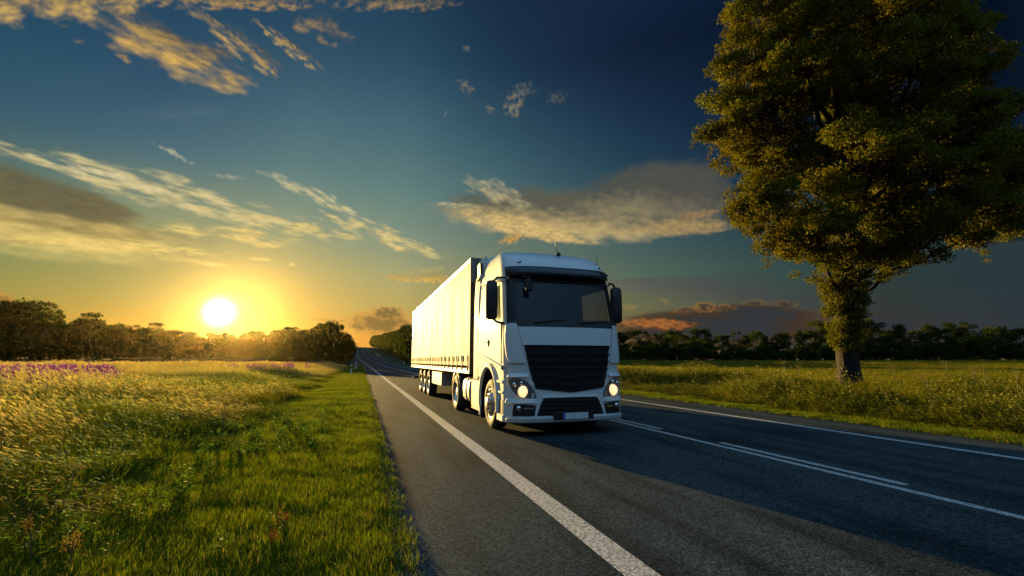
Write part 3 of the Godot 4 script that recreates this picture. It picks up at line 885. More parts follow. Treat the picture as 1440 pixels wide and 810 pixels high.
	for s in [-1.0, 1.0]:
		st = mk()
		var cg := []
		for i in 15:
			var y := lerpf(1.28, 3.93, i / 14.0)
			var row := []
			for k in 96:
				var z := lerpf(z0 - 0.09, z1 + 0.09, k / 95.0)
				var b := sin(PI * i / 14.0)
				row.append(Vector3(s * (1.262 + b * (0.010 * sin(z * 4.3 + y) + 0.012 * sin(z * 1.9 + 1.0 - y * 0.7) + 0.004 * sin(z * 11.0 + y * 3.0))), y, z))
			cg.append(row)
		sheet(st, cg, true, s < 0)
		var curtain := put("side_curtain", done(st), M.curtain, L)
		if s < 0:
			for k in 21:
				var z := lerpf(z0 - 0.25, z1 + 0.25, k / 20.0)
				st = mk()
				box(st, Vector3(s * 1.280, 1.34, z), Vector3(0.010, 0.38, 0.06), 0.002)
				var strap := put("strap", done(st), M.strap, curtain)
				st = mk()
				box(st, Vector3(s * 1.296, 1.47, z), Vector3(0.03, 0.15, 0.11), 0.012)
				put("buckle", done(st), M.frame, strap)
				st = mk()
				box(st, Vector3(s * 1.290, 1.19, z), Vector3(0.02, 0.07, 0.07), 0.004)
				put("rail_hook", done(st), M.frame, strap)
		st = mk()
		box(st, Vector3(s * 1.255, 3.99, (z0 + z1) * 0.5), Vector3(0.05, 0.13, z0 - z1), 0.012)
		put("roof_rail", done(st), M.alu, L)
		st = mk()
		box(st, Vector3(s * 1.245, 1.145, (z0 + z1) * 0.5), Vector3(0.06, 0.14, z0 - z1 - 0.02), 0.012)
		put("side_rail", done(st), M.alu, L)
		st = mk()
		box(st, Vector3(s * 1.225, 2.56, z0 - 0.04), Vector3(0.11, 2.98, 0.09), 0.02)
		put("corner_post", done(st), M.frame, L)
		st = mk()
		box(st, Vector3(s * 1.235, 3.72, z0 + 0.012), Vector3(0.12, 0.66, 0.04), 0.015)
		put("corner_cap", done(st), M.grey, L)
		st = mk()
		box(st, Vector3(s * 1.235, 2.56, z1 + 0.04), Vector3(0.08, 2.98, 0.09), 0.02)
		put("corner_post", done(st), M.alu, L)
		# boxes, guards and lamps under the floor
		st = mk()
		box(st, Vector3(s * 1.0, 0.78, -7.3), Vector3(0.46, 0.46, 2.2), 0.02)
		put("tool_box", done(st), M.cream, L)
		st = mk()
		box(st, Vector3(s * 0.85, 0.62, -4.75), Vector3(0.12, 0.95, 0.12), 0.02)
		box(st, Vector3(s * 0.85, 0.17, -4.75), Vector3(0.28, 0.04, 0.24), 0.01)
		put("landing_leg", done(st), M.frame, L)
		for z in [-9.45, -10.76, -12.07]:
			st = mk()
			var gg := []
			for k in 9:
				var a := lerpf(PI * 0.9, 0.1, k / 8.0)
				gg.append([Vector3(s * 0.86, 0.52 + 0.57 * sin(a), z + 0.57 * cos(a)), Vector3(s * 1.22, 0.52 + 0.57 * sin(a), z + 0.57 * cos(a))])
			sheet(st, gg, true, s < 0)
			put("trailer_mudguard", done(st), M.black, L)
		st = mk()
		box(st, Vector3(s * 1.02, 0.5, -12.75), Vector3(0.42, 0.6, 0.02), 0.005)
		put("mud_flap", done(st), M.black, L)
	st = mk()
	box(st, Vector3(0, 4.045, (z0 + z1) * 0.5), Vector3(2.5, 0.02, z0 - z1 - 0.02), 0.008)
	put("trailer_roof", done(st), M.curtain, L)
	st = mk()
	box(st, Vector3(0, 2.55, z0 - 0.03), Vector3(2.34, 2.95, 0.05), 0.01)
	put("front_wall", done(st), M.grey, L)
	st = mk()
	for s in [-0.58, 0.58]:
		st = mk()
		box(st, Vector3(s, 2.55, z1 + 0.03), Vector3(1.14, 2.9, 0.05), 0.01)
		put("rear_door", done(st), M.curtain, L)
	st = mk()
	box(st, Vector3(0, 1.13, (z0 + z1) * 0.5), Vector3(2.42, 0.10, z0 - z1 - 0.06), 0.01)
	for s in [-0.6, 0.6]: box(st, Vector3(s, 0.93, -9.9), Vector3(0.12, 0.30, 11.6), 0.02)
	box(st, Vector3(0, 0.55, z1 + 0.12), Vector3(2.35, 0.12, 0.10), 0.02)
	for s in [-0.7, 0.7]: box(st, Vector3(s, 0.8, z1 + 0.14), Vector3(0.08, 0.5, 0.08), 0.02)
	for z in [-9.45, -10.76, -12.07]: lathe_x(st, [[-0.95, 0.075], [0.95, 0.075]], Vector3(0, 0.512, z), 8)
	put("trailer_chassis", done(st), M.frame, L)

# ---------------------------------------------------------------- plants
class Leaves:
	var v := PackedVector3Array()
	var c := PackedColorArray()
	var i := PackedInt32Array()

	func quad(p: Vector3, along: Vector3, side: Vector3, col: Color) -> void:   # a leaf: a diamond, a little folded
		var k := v.size()
		v.append(p); v.append(p + along * 0.45 + side); v.append(p + along); v.append(p + along * 0.45 - side)
		for n in 4: c.append(col)
		i.append_array([k, k + 1, k + 2, k, k + 2, k + 3])

	func blade(p: Vector3, face: Vector3, lean: Vector3, h: float, w: float, segs: int, col: Color) -> void:
		var k := v.size()
		for s in segs + 1:
			var t := s / float(segs)
			var q := p + lean * t * t + Vector3(0, h * (t - 0.18 * lean.length() / maxf(h, 0.01) * t * t), 0)
			var ww := w * (1.0 - pow(t, 1.6)) * (0.75 + 0.5 * t)
			if s == segs:
				v.append(q); c.append(col)
			else:
				v.append(q - face * ww); v.append(q + face * ww); c.append(col); c.append(col)
		for s in segs - 1:
			var a := k + s * 2
			i.append_array([a, a + 2, a + 1, a + 1, a + 2, a + 3])
		var b := k + (segs - 1) * 2
		i.append_array([b, b + 2, b + 1])

	func mesh() -> ArrayMesh:
		var a := []
		a.resize(Mesh.ARRAY_MAX)
		a[Mesh.ARRAY_VERTEX] = v
		a[Mesh.ARRAY_COLOR] = c
		a[Mesh.ARRAY_INDEX] = i
		var m := ArrayMesh.new()
		m.add_surface_from_arrays(Mesh.PRIMITIVE_TRIANGLES, a)
		return m

func vary(c: Color, k: float) -> Color:
	var b := 1.0 + rng.randf_range(-k, k)
	return Color(c.r * b * (1.0 + rng.randf_range(-k, k) * 0.5), c.g * b, c.b * b * (1.0 + rng.randf_range(-k, k) * 0.5))

func ball() -> Vector3:
	while true:
		var p := Vector3(rng.randf_range(-1, 1), rng.randf_range(-1, 1), rng.randf_range(-1, 1))
		if p.length_squared() < 1.0 and p.length_squared() > 0.0001: return p
	return Vector3.UP

func flat_dir() -> Vector3:
	var a := rng.randf() * TAU
	return Vector3(cos(a), 0, sin(a))

func scatter(called: String, label: String, category: String, meshes: Array, m: Material, spots: Array) -> void:   # spots: [transform, colour]; one uncountable growth, one node for each form
	for k in meshes.size():
		var mine := []
		for q in range(k, spots.size(), meshes.size()): mine.append(spots[q])
		if mine.is_empty(): continue
		var mm := MultiMesh.new()
		mm.transform_format = MultiMesh.TRANSFORM_3D
		mm.use_colors = true
		mm.mesh = meshes[k]
		mm.instance_count = mine.size()
		for q in mine.size():
			mm.set_instance_transform(q, mine[q][0])
			mm.set_instance_color(q, mine[q][1])
		var o := MultiMeshInstance3D.new()
		o.name = numbered(called)
		o.multimesh = mm
		o.material_override = m
		add_child(o)
		tag(o, label, category, label if meshes.size() > 1 else "", "stuff")

func tall_tuft(wide: float, blades: int, stems: int, top: float, head := 1.0) -> ArrayMesh:
	var L := Leaves.new()
	var g1 := Color(0.172, 0.176, 0.013)
	for k in blades:
		var p := flat_dir() * rng.randf() * 0.22
		var h := rng.randf_range(0.4, 0.85) * top
		var lean := flat_dir() * rng.randf_range(0.05, 0.35) + Vector3(-0.16, 0, 0)
		L.blade(p, flat_dir(), lean, h, rng.randf_range(0.003, 0.0055) * wide, 4, vary(g1, 0.4))
	for k in stems:
		var p := flat_dir() * rng.randf() * 0.24
		var h := rng.randf_range(0.78, 1.12) * top
		var lean := Vector3(-rng.randf_range(0.12, 0.42), 0, rng.randf_range(-0.14, 0.14))
		var cs := vary(Color(0.22, 0.21, 0.07), 0.2)
		L.blade(p, flat_dir(), lean, h, 0.0018 * wide, 4, cs)
		# feathery seed head following the stem's tip
		var ch := vary(Color(0.72, 0.64, 0.33), 0.25)
		var tip := p + lean * 0.88 + Vector3(0, h * 0.90, 0)
		var d := (lean * 1.7 + Vector3(0, h * rng.randf_range(0.2, 0.8), 0)).normalized()
		var ln := rng.randf_range(0.07, 0.14) * head
		for f in 2:
			var sd := d.cross(ball().normalized()).normalized() * 0.0055 * wide * rng.randf_range(0.7, 1.2) * head
			L.quad(tip, d * ln, sd, ch)
		for f in 7:
			var q := tip + d * ln * rng.randf_range(0.05, 0.8)
			L.quad(q, (d + ball() * 0.5).normalized() * 0.032 * head, d.cross(ball()).normalized() * 0.0026 * wide * head, vary(ch, 0.1))
	return L.mesh()

func turf_tuft(n: int, h: float, wide: float, spread: float, g1: Color) -> ArrayMesh:
	var L := Leaves.new()
	for k in n:
		var p := flat_dir() * sqrt(rng.randf()) * spread
		var lean := flat_dir() * rng.randf_range(0.1, 0.75) * h
		var dry := rng.randf() < 0.10
		L.blade(p, flat_dir(), lean, h * rng.randf_range(0.45, 1.1), rng.randf_range(0.0018, 0.0034) * wide, 3, vary(Color(0.28, 0.22, 0.08) if dry else g1, 0.4))
	return L.mesh()

func herb(h: float, leaves: int, size: float, g: Color) -> ArrayMesh:   # a leafy upright weed
	var L := Leaves.new()
	for s in 3:
		var lean := flat_dir() * rng.randf_range(0.02, 0.25) * h
		var p := flat_dir() * 0.05
		L.blade(p, flat_dir(), lean, h, 0.004, 4, g)
		for k in leaves:
			var t := rng.randf_range(0.08, 1.0)
			var q := p + lean * t * t + Vector3(0, h * t * 0.96, 0)
			var d := (flat_dir() + Vector3(0, rng.randf_range(-0.2, 0.7), 0)).normalized()
			var l := size * (1.15 - 0.7 * t) * rng.randf_range(0.6, 1.1)
			L.quad(q, d * l, d.cross(ball()).normalized() * l * 0.24, vary(g, 0.3))
	return L.mesh()

func rosette(n: int, size: float, g: Color) -> ArrayMesh:
	var L := Leaves.new()
	for k in n:
		var d := (flat_dir() + Vector3(0, rng.randf_range(0.25, 1.2), 0)).normalized()
		var l := size * rng.randf_range(0.5, 1.1)
		L.quad(flat_dir() * 0.02, d * l, d.cross(Vector3.UP).normalized() * l * rng.randf_range(0.16, 0.3), vary(g, 0.3))
	return L.mesh()

func umbel_plant(called: String, label: String, group: String, at: Vector3, h: float, heads: int, head_col: Color, spread: float, mode: String) -> void:
	var o := thing(called, label, "wild plant", at, group)
	var lean := Vector3(rng.randf_range(-0.12, 0.06), 0, rng.randf_range(-0.08, 0.08)) * h
	var st := mk()
	var tips := []
	var trunk := [Vector3.ZERO, lean * 0.25 + Vector3(0, h * 0.4, 0), lean * 0.6 + Vector3(0, h * 0.72, 0)]
	tube(st, trunk, [0.006, 0.005, 0.004], 5)
	for k in heads:
		var e: Vector3 = trunk[2] + lean * 0.4 + flat_dir() * rng.randf_range(0.15, 1.0) * spread + Vector3(0, h * rng.randf_range(0.14, 0.30), 0)
		tube(st, [trunk[1].lerp(trunk[2], rng.randf_range(0.3, 1.0)), (trunk[2] + e) * 0.5 + Vector3(0, -0.01, 0), e], [0.0035, 0.003, 0.002], 4)
		tips.append(e)
	put("stem", done(st), M.stem, o)
	for e in tips:
		var L := Leaves.new()
		if mode == "flat":
			for k in 46:
				var p: Vector3 = e + flat_dir() * sqrt(rng.randf()) * 0.055 * (0.6 + h) + Vector3(0, rng.randf_range(-0.01, 0.012), 0)
				L.quad(p, flat_dir() * 0.016 + Vector3(0, 0.006, 0), flat_dir() * 0.007, vary(head_col, 0.25))
				if k % 6 == 0: L.blade(e + Vector3(0, -0.07, 0), flat_dir(), (p - e) * Vector3(1, 0, 1), 0.07, 0.0015, 2, Color(0.14, 0.14, 0.045))
		else:
			for k in 60:
				var p: Vector3 = e + ball() * Vector3(0.022, 0.06, 0.022)
				L.quad(p, ball().normalized() * 0.013, ball().normalized() * 0.0045, vary(head_col, 0.3))
		put("flower_head", L.mesh(), M.leaf, o)
	var F := Leaves.new()
	for k in 34:
		var t := rng.randf_range(0.02, 0.65)
		var p := trunk[0].lerp(trunk[2], t) as Vector3
		var d := (flat_dir() + Vector3(0, rng.randf_range(0.0, 0.6), 0)).normalized()
		var l := rng.randf_range(0.05, 0.13) * (1.1 - t * 0.7) * (0.5 + h)
		F.quad(p + d * l * 0.4, d * l, d.cross(ball()).normalized() * l * 0.17, vary(Color(0.06, 0.11, 0.02), 0.3))
	put("leaf_growth", F.mesh(), M.leaf, o).set_meta("kind", "stuff")

func crown_mesh(seed_: int, h: float, shape: String, leaf: float, pads: int, per: int, g: Color) -> ArrayMesh:
	rng.seed = seed_
	var L := Leaves.new()
	for k in pads:
		var t := rng.randf()
		var y := 0.0
		var r := 0.0
		var a := rng.randf() * TAU
		var pr := 0.0
		match shape:
			"round":
				y = lerpf(0.16, 0.94, t) * h
				r = 0.34 * h * sqrt(maxf(0.03, sin(PI * pow((y / h - 0.08) / 0.92, 0.85)))) * sqrt(rng.randf_range(0.15, 1.0))
				pr = rng.randf_range(0.07, 0.14) * h
			"tall":
				y = lerpf(0.14, 0.97, t) * h
				r = 0.21 * h * sqrt(maxf(0.02, sin(PI * (y / h - 0.04) / 0.97))) * sqrt(rng.randf_range(0.1, 1.0))
				pr = rng.randf_range(0.05, 0.10) * h
			"airy":
				y = lerpf(0.38, 0.97, t) * h
				r = 0.30 * h * sqrt(maxf(0.02, sin(PI * (y / h - 0.22) / 0.80))) * sqrt(rng.randf_range(0.2, 1.0))
				pr = rng.randf_range(0.035, 0.07) * h
			"bush":
				y = lerpf(0.05, 0.9, t) * h
				r = 0.60 * h * sqrt(maxf(0.05, cos(PI * 0.5 * y / h))) * sqrt(rng.randf_range(0.1, 1.0))
				pr = rng.randf_range(0.12, 0.22) * h
			"spruce":
				y = lerpf(0.06, 0.98, t) * h
				r = 0.23 * h * (1.02 - y / h) * sqrt(rng.randf_range(0.2, 1.0))
				pr = rng.randf_range(0.03, 0.06) * h * (1.3 - y / h)
		var c := Vector3(cos(a) * r, y, sin(a) * r)
		var tone := vary(g, 0.25)
		for n in per:
			var b := ball()
			b = b.normalized() * pow(b.length(), 0.4)
			var p := c + b * Vector3(pr, pr * (0.62 if shape != "spruce" else 0.3), pr)
			var d := ball().normalized()
			L.quad(p, d * leaf * rng.randf_range(0.7, 1.4), d.cross(ball()).normalized() * leaf * 0.35, vary(tone, 0.2))
	return L.mesh()

func trunk_mesh(seed_: int, h: float, r: float, airy: bool) -> ArrayMesh:
	rng.seed = seed_
	var st := mk()
	tube(st, [Vector3(0, -0.3, 0), Vector3(0.05, h * 0.3, 0), Vector3(-0.05, h * 0.6, 0.1), Vector3(0, h * 0.9, 0)], [r, r * 0.8, r * 0.5, r * 0.1], 7)
	for k in (14 if airy else 6):
		var y := rng.randf_range(0.28, 0.7) * h
		var d := flat_dir() * rng.randf_range(0.14, 0.26) * h
		tube(st, [Vector3(0, y, 0), d * 0.5 + Vector3(0, y + h * 0.09, 0), d + Vector3(0, y + h * rng.randf_range(0.14, 0.25), 0)], [r * 0.4, r * 0.25, r * 0.06], 5)
	return done(st)

# ---------------------------------------------------------------- the big roadside tree
const TREE_AT := Vector3(22.9, 0.0, -16.4)
const EDGE := [[1.4, -0.5, 0.6], [2.4, -0.58, 0.7], [3.8, -0.7, 0.95], [5.2, -0.95, 1.5], [6.0, -2.4, 4.6], [6.8, -3.5, 5.9], [7.8, -5.2, 7.6], [9.0, -5.7, 8.9], [10.3, -4.6, 9.8], [11.6, -4.3, 9.2], [13.2, -6.2, 8.6], [15.2, -6.7, 8.7], [17.5, -6.2, 9.0], [19.5, -4.9, 8.6], [21.6, -3.8, 8.0], [23.5, -2.4, 6.0], [25.0, -0.6, 3.6]]

const LOBES := [[-2.4, 20.6, 0.0, 2.3], [-3.6, 17.4, 0.4, 2.0], [-4.1, 14.7, -0.4, 1.8], [-1.8, 15.6, 2.0, 2.2], [-2.0, 12.2, -1.0, 1.7], [-3.4, 8.9, 0.4, 1.9], [-2.0, 7.4, 1.6, 1.7], [0.2, 10.6, 2.8, 2.6], [0.0, 18.6, 2.6, 2.7], [0.8, 22.6, 0.0, 2.8], [3.4, 20.6, 1.8, 2.7], [2.6, 15.0, 3.0, 2.7], [6.0, 18.4, 0.5, 2.5], [7.3, 15.3, -0.5, 2.1], [5.3, 13.0, 2.0, 2.3], [7.6, 11.4, 0.5, 2.2], [3.6, 10.4, 2.4, 2.3], [5.9, 8.7, 0.8, 1.9], [2.2, 7.8, 1.6, 1.8], [3.6, 6.9, -0.3, 1.3], [0.3, 6.4, 0.4, 1.1], [8.6, 8.4, 0.0, 0.8], [1.5, 18.5, -2.6, 2.7], [4.4, 15.5, -2.8, 2.7], [-1.6, 14.0, -2.8, 2.3], [4.3, 11.0, -2.8, 2.2], [0.5, 8.8, -2.4, 2.0], [1.4, 13.0, 0.0, 2.3], [6.3, 21.3, -1.0, 1.9], [9.2, 10.2, 0.2, 1.2], [8.3, 17.2, 0.3, 1.2], [-5.2, 15.4, 0.2, 0.7]]

func edge(y: float) -> Vector2:
	for i in EDGE.size() - 1:
		if y <= EDGE[i + 1][0]:
			var t := clampf((y - EDGE[i][0]) / (EDGE[i + 1][0] - EDGE[i][0]), 0, 1)
			return Vector2(lerpf(EDGE[i][1], EDGE[i + 1][1], t), lerpf(EDGE[i][2], EDGE[i + 1][2], t))
	return Vector2(-0.3, 2.0)

func make_big_tree() -> void:
	rng.seed = 77
	var o := thing("broadleaf_tree", "tall old broadleaf tree with ivy-clad trunk standing alone in the roadside weeds", "tree", TREE_AT)
	o.rotation.y = -18.15 * D2R      # its wide side lies across the view of the road
	var st := mk()
	var g := []
	for q in [[-0.3, 0.68, 0.0], [0.0, 0.58, 0.0], [0.3, 0.51, 0.0], [0.9, 0.47, 0.0], [2.0, 0.44, 0.03], [3.5, 0.43, 0.10], [5.0, 0.43, 0.22], [7.0, 0.38, 0.45], [9.5, 0.33, 0.8], [12.5, 0.25, 1.15], [16.0, 0.17, 1.4], [20.0, 0.09, 1.5], [23.0, 0.03, 1.5]]:
		var row := []
		for k in 22:
			var a := TAU * k / 22.0
			var f := 1.0 + 0.07 * sin(a * 5.0 + q[0] * 0.4) + 0.05 * sin(a * 9.0 - q[0] * 0.7) + (0.14 * maxf(0.0, sin(a * 4.0)) if q[0] < 0.5 else 0.0)
			row.append(Vector3(q[2] + cos(a) * q[1] * f, q[0], sin(a) * q[1] * f))
		g.append(row)
	sheet(st, g, true, false, true)
	put("trunk", done(st), M.bark, o)
	# lobes of the crown, each a limb with its boughs, and pads of foliage on the boughs
	var pads := []
	var lt := mk()
	for q in LOBES:
		var c := Vector3(q[0], q[1], q[2])
		var r: float = q[3] * 0.92
		var hy := clampf(c.y * 0.70 - 0.6, 2.6, 16.0)
		var root := Vector3(0.075 * (hy - 2.0), hy, 0)
		var m1 := root.lerp(c, 0.5) + Vector3(0, -0.35, 0) + ball() * 0.35
		tube(lt, [root, m1, c], [0.03 + 0.055 * r, 0.05 + 0.025 * r, 0.03 + 0.012 * r], 6)
		var made := []
		var want := int(r * r * 3.0) + 4
		for tries in want * 12:
			if made.size() >= want: break
			var b := ball().normalized()
			var p := c + b * Vector3(r, r * 0.82, r) * rng.randf_range(0.62, 1.02)
			if b.y < -0.55 and rng.randf() < 0.6: continue
			var pr := rng.randf_range(0.5, 1.0)
			var ok := true
			for m in made:
				if p.distance_to(m[0]) < (pr + m[1]) * 0.5: ok = false; break
			if ok:
				made.append([p, pr, c])
				tube(lt, [c, c.lerp(p, 0.55) + ball() * 0.12, p], [0.035 + 0.008 * r, 0.024, 0.008], 4)
		pads.append_array(made)
	put("limb_growth", done(lt), M.bark, o)
	# leafy twigs
	var forms := []
	for f in 4:
		var L := Leaves.new()
		for k in 60:
			var p := ball() * Vector3(0.42, 0.26, 0.42)
			var d := (ball() + Vector3(0, -0.35, 0)).normalized()
			var l := rng.randf_range(0.09, 0.17)
			L.quad(p, d * l, d.cross(ball()).normalized() * l * 0.36, vary(Color(0.140, 0.142, 0.010), 0.38))
		forms.append(L.mesh())
	var spots := []
	for q in pads:
		var pr: float = q[1]
		var tone := vary(Color(1, 1, 1), 0.22)
		for k in int(25.0 * pr * pr) + 3:
			var b := ball()
			b = b.normalized() * pow(b.length(), 0.5)
			var p: Vector3 = q[0] + b * Vector3(pr, pr * 0.66, pr) + Vector3(0, -0.12 * pr * Vector2(b.x, b.z).length_squared(), 0)
			var t := Transform3D(Basis(Vector3.UP, rng.randf() * TAU).rotated(flat_dir(), rng.randf_range(-0.4, 0.4)).scaled(Vector3.ONE * rng.randf_range(0.75, 1.15)), p)
			spots.append([t, tone])
		if rng.randf() < 0.5:            # a spray reaching past the pad
			var out: Vector3 = (q[0] - q[2]).normalized()
			for k in 5:
				var p2: Vector3 = q[0] + out * pr * (0.7 + 0.17 * k) + ball() * 0.16 + Vector3(0, -0.03 * k * k, 0)
				spots.append([Transform3D(Basis(Vector3.UP, rng.randf() * TAU).scaled(Vector3.ONE * (0.8 - 0.09 * k)), p2), tone])
	for k in 330:                        # ivy round the bole
		var y := rng.randf_range(1.95, 6.0)
		var e := edge(y)
		var a := rng.randf() * TAU
		var rr := rng.randf_range(0.5, 0.95)
		spots.append([Transform3D(Basis(Vector3.UP, rng.randf() * TAU).scaled(Vector3.ONE * rng.randf_range(0.5, 0.8)), Vector3((e.x + e.y) * 0.5 + cos(a) * (e.y - e.x) * 0.5 * rr, y, sin(a) * (e.y - e.x) * 0.5 * rr)), vary(Color(0.95, 1.0, 0.9), 0.2)])
	for f in 4:
		var mm := MultiMesh.new()
		mm.transform_format = MultiMesh.TRANSFORM_3D
		mm.use_colors = true
		mm.mesh = forms[f]
		var mine := []
		for k in range(f, spots.size(), 4): mine.append(spots[k])
		mm.instance_count = mine.size()
		for k in mine.size():
			mm.set_instance_transform(k, mine[k][0])
			mm.set_instance_color(k, mine[k][1])
		var n := MultiMeshInstance3D.new()
		n.name = "crown"
		n.multimesh = mm
		n.material_override = M.tree_leaf
		o.add_child(n, true)
		n.set_meta("kind", "stuff")

# ---------------------------------------------------------------- trees along the edges
var protos := {}

func proto(kind: String) -> Array:
	if not protos.has(kind):
		var list := []
		var g := Color(0.038, 0.062, 0.012)
		match kind:
			"round":
				for k in 4: list.append([crown_mesh(100 + k, 12.0, "round", 0.42, 46, 110, vary(g, 0.15)), trunk_mesh(150 + k, 11.0, 0.24, false)])
			"tall":
				for k in 2: list.append([crown_mesh(200 + k, 12.0, "tall", 0.36, 50, 90, g), trunk_mesh(250 + k, 11.5, 0.2, false)])
			"airy":
				for k in 3: list.append([crown_mesh(300 + k, 12.0, "airy", 0.30, 70, 34, Color(0.042, 0.056, 0.014)), trunk_mesh(350 + k, 11.5, 0.2, true)])
			"bush":
				for k in 3: list.append([crown_mesh(400 + k, 4.0, "bush", 0.26, 26, 110, Color(0.034, 0.060, 0.012)), trunk_mesh(450 + k, 3.0, 0.09, false)])
			"spruce":
				for k in 2: list.append([crown_mesh(500 + k, 12.0, "spruce", 0.28, 110, 34, Color(0.030, 0.050, 0.016)), trunk_mesh(550 + k, 11.8, 0.18, false)])
		protos[kind] = list
	return protos[kind]

func plant_tree(kind: String, x: float, z: float, h: float, label: String, group: String, wide := 1.0) -> void:
	var list := proto(kind)
	var f: Array = list[rng.randi() % list.size()]
	var o := thing({"round": "broadleaf_tree", "tall": "slender_tree", "airy": "open_tree", "bush": "bush", "spruce": "spruce_tree"}[kind], label, "bush" if kind == "bush" else "tree", Vector3(x, ground_at(x, z) - 0.05, z), group)
	var s := h / (4.0 if kind == "bush" else 12.0)
	o.scale = Vector3(s * wide, s, s * wide)
	o.rotation.y = rng.randf() * TAU
	put("trunk", f[1], M.far_bark, o)
	put("crown", f[0], M.leaf, o)

func table(t: Array, x: float) -> float:
	if x <= t[0][0]: return t[0][1]
	for i in t.size() - 1:
		if x <= t[i + 1][0]: return lerpf(t[i][1], t[i + 1][1], (x - t[i][0]) / (t[i + 1][0] - t[i][0]))
	return t[-1][1]

func make_materials() -> void:
	var ramp := func(a: Color, b: Color, c: Color) -> Gradient:
		var g := Gradient.new()
		g.offsets = PackedFloat32Array([0.0, 0.5, 1.0])
		g.colors = PackedColorArray([a, b, c])
		return g
	var ntex := func(seed_: int, freq: float, oct: int, grad: Gradient, size: int, cell := false) -> NoiseTexture2D:
		var t := NoiseTexture2D.new()
		t.width = size; t.height = size
		t.seamless = true
		t.noise = noise(seed_, freq, oct)
		if cell:
			t.noise.noise_type = FastNoiseLite.TYPE_CELLULAR
			t.noise.cellular_return_type = FastNoiseLite.RETURN_CELL_VALUE
		if grad: t.color_ramp = grad
		return t
	# asphalt: fine chippings, a coarser mottle, streaks along the road
	var a := mat(Color(1, 1, 1), 0.9)
	a.metallic_specular = 0.10
	a.albedo_texture = ntex.call(3, 0.13, 2, ramp.call(Color(0.15, 0.18, 0.19), Color(0.255, 0.30, 0.315), Color(0.39, 0.435, 0.45)), 1024, true)
	a.uv1_triplanar = true; a.uv1_world_triplanar = true
	a.uv1_scale = Vector3(0.42, 0.42, 0.42)
	a.heightmap_enabled = true
	a.heightmap_texture = ntex.call(5, 0.10, 3, null, 1024)
	a.heightmap_scale = 0.2
	a.detail_enabled = true
	a.detail_albedo = ntex.call(9, 0.012, 4, ramp.call(Color(0.55, 0.55, 0.56), Color(0.85, 0.85, 0.85), Color(1.0, 0.98, 0.96)), 512)
	a.detail_blend_mode = BaseMaterial3D.BLEND_MODE_MUL
	a.detail_uv_layer = BaseMaterial3D.DETAIL_UV_2
	a.uv2_triplanar = true; a.uv2_world_triplanar = true
	a.uv2_scale = Vector3(0.22, 0.22, 0.035)
	M.asphalt = a
	var l := mat(Color(1, 1, 1), 0.7)
	l.albedo_texture = ntex.call(13, 0.10, 2, ramp.call(Color(0.30, 0.31, 0.32), Color(0.66, 0.66, 0.66), Color(0.88, 0.88, 0.87)), 1024, true)
	l.uv1_triplanar = true; l.uv1_world_triplanar = true
	l.uv1_scale = Vector3(0.6, 0.6, 0.6)
	l.heightmap_enabled = true
	l.heightmap_texture = ntex.call(15, 0.2, 3, null, 1024)
	l.heightmap_scale = 0.3
	M.line = l
	var s := mat(Color(1, 1, 1), 0.95)
	s.albedo_texture = ntex.call(21, 0.03, 5, ramp.call(Color(0.10, 0.10, 0.045), Color(0.18, 0.20, 0.07), Color(0.27, 0.28, 0.10)), 1024)
	s.uv1_triplanar = true; s.uv1_world_triplanar = true
	s.uv1_scale = Vector3(0.25, 0.25, 0.25)
	s.detail_enabled = true
	s.detail_albedo = ntex.call(23, 0.02, 4, ramp.call(Color(0.6, 0.66, 0.6), Color(0.9, 0.95, 0.8), Color(1, 1, 0.9)), 512)
	s.detail_blend_mode = BaseMaterial3D.BLEND_MODE_MUL
	s.detail_uv_layer = BaseMaterial3D.DETAIL_UV_2
	s.uv2_triplanar = true; s.uv2_world_triplanar = true
	s.uv2_scale = Vector3(0.02, 0.02, 0.02)
	M.soil = s
	var leaf := mat(Color(1, 1, 1), 0.65)
	leaf.vertex_color_use_as_albedo = true
	leaf.backlight_enabled = true
	leaf.backlight = Color(1.0, 0.98, 0.6)
	leaf.metallic_specular = 0.2
	M.leaf = leaf
	var tl := leaf.duplicate() as StandardMaterial3D
	tl.backlight = Color(0.88, 0.84, 0.35)
	M.tree_leaf = tl
	M.stem = mat(Color(0.13, 0.12, 0.05), 0.7)
	var b := mat(Color(1, 1, 1), 0.9)
	b.albedo_texture = ntex.call(31, 0.05, 4, ramp.call(Color(0.07, 0.055, 0.04), Color(0.16, 0.13, 0.10), Color(0.25, 0.21, 0.165)), 512)
	b.uv1_triplanar = true
	b.uv1_scale = Vector3(1.4, 0.3, 1.4)
	b.heightmap_enabled = true
	b.heightmap_texture = ntex.call(33, 0.04, 4, null, 512)
	b.heightmap_scale = 5.0
	M.bark = b
	M.far_bark = mat(Color(0.06, 0.05, 0.035), 0.9)
	# lorry
	var p := mat(Color(0.74, 0.76, 0.78), 0.6)
	p.metallic_specular = 0.3
	p.clearcoat_enabled = true
	p.clearcoat = 1.0
	p.clearcoat_roughness = 0.04
	M.paint = p
	var cu := mat(Color(1, 1, 1), 0.64)
	cu.metallic_specular = 0.13
	cu.albedo_texture = ntex.call(41, 0.01, 4, ramp.call(Color(0.70, 0.68, 0.63), Color(0.80, 0.78, 0.74), Color(0.84, 0.83, 0.80)), 512)
	cu.uv1_triplanar = true
	cu.uv1_scale = Vector3(0.2, 0.2, 0.2)
	M.curtain = cu
	M.rubber = mat(Color(0.028, 0.027, 0.026), 0.75)
	M.rim = mat(Color(0.55, 0.55, 0.56), 0.35, 0.9)
	M.steel = mat(Color(0.5, 0.5, 0.5), 0.3, 1.0)
	M.black = mat(Color(0.012, 0.012, 0.013), 0.45)
	M.grille = mat(Color(0.022, 0.022, 0.024), 0.5)
	M.dark_plastic = mat(Color(0.022, 0.022, 0.024), 0.55)
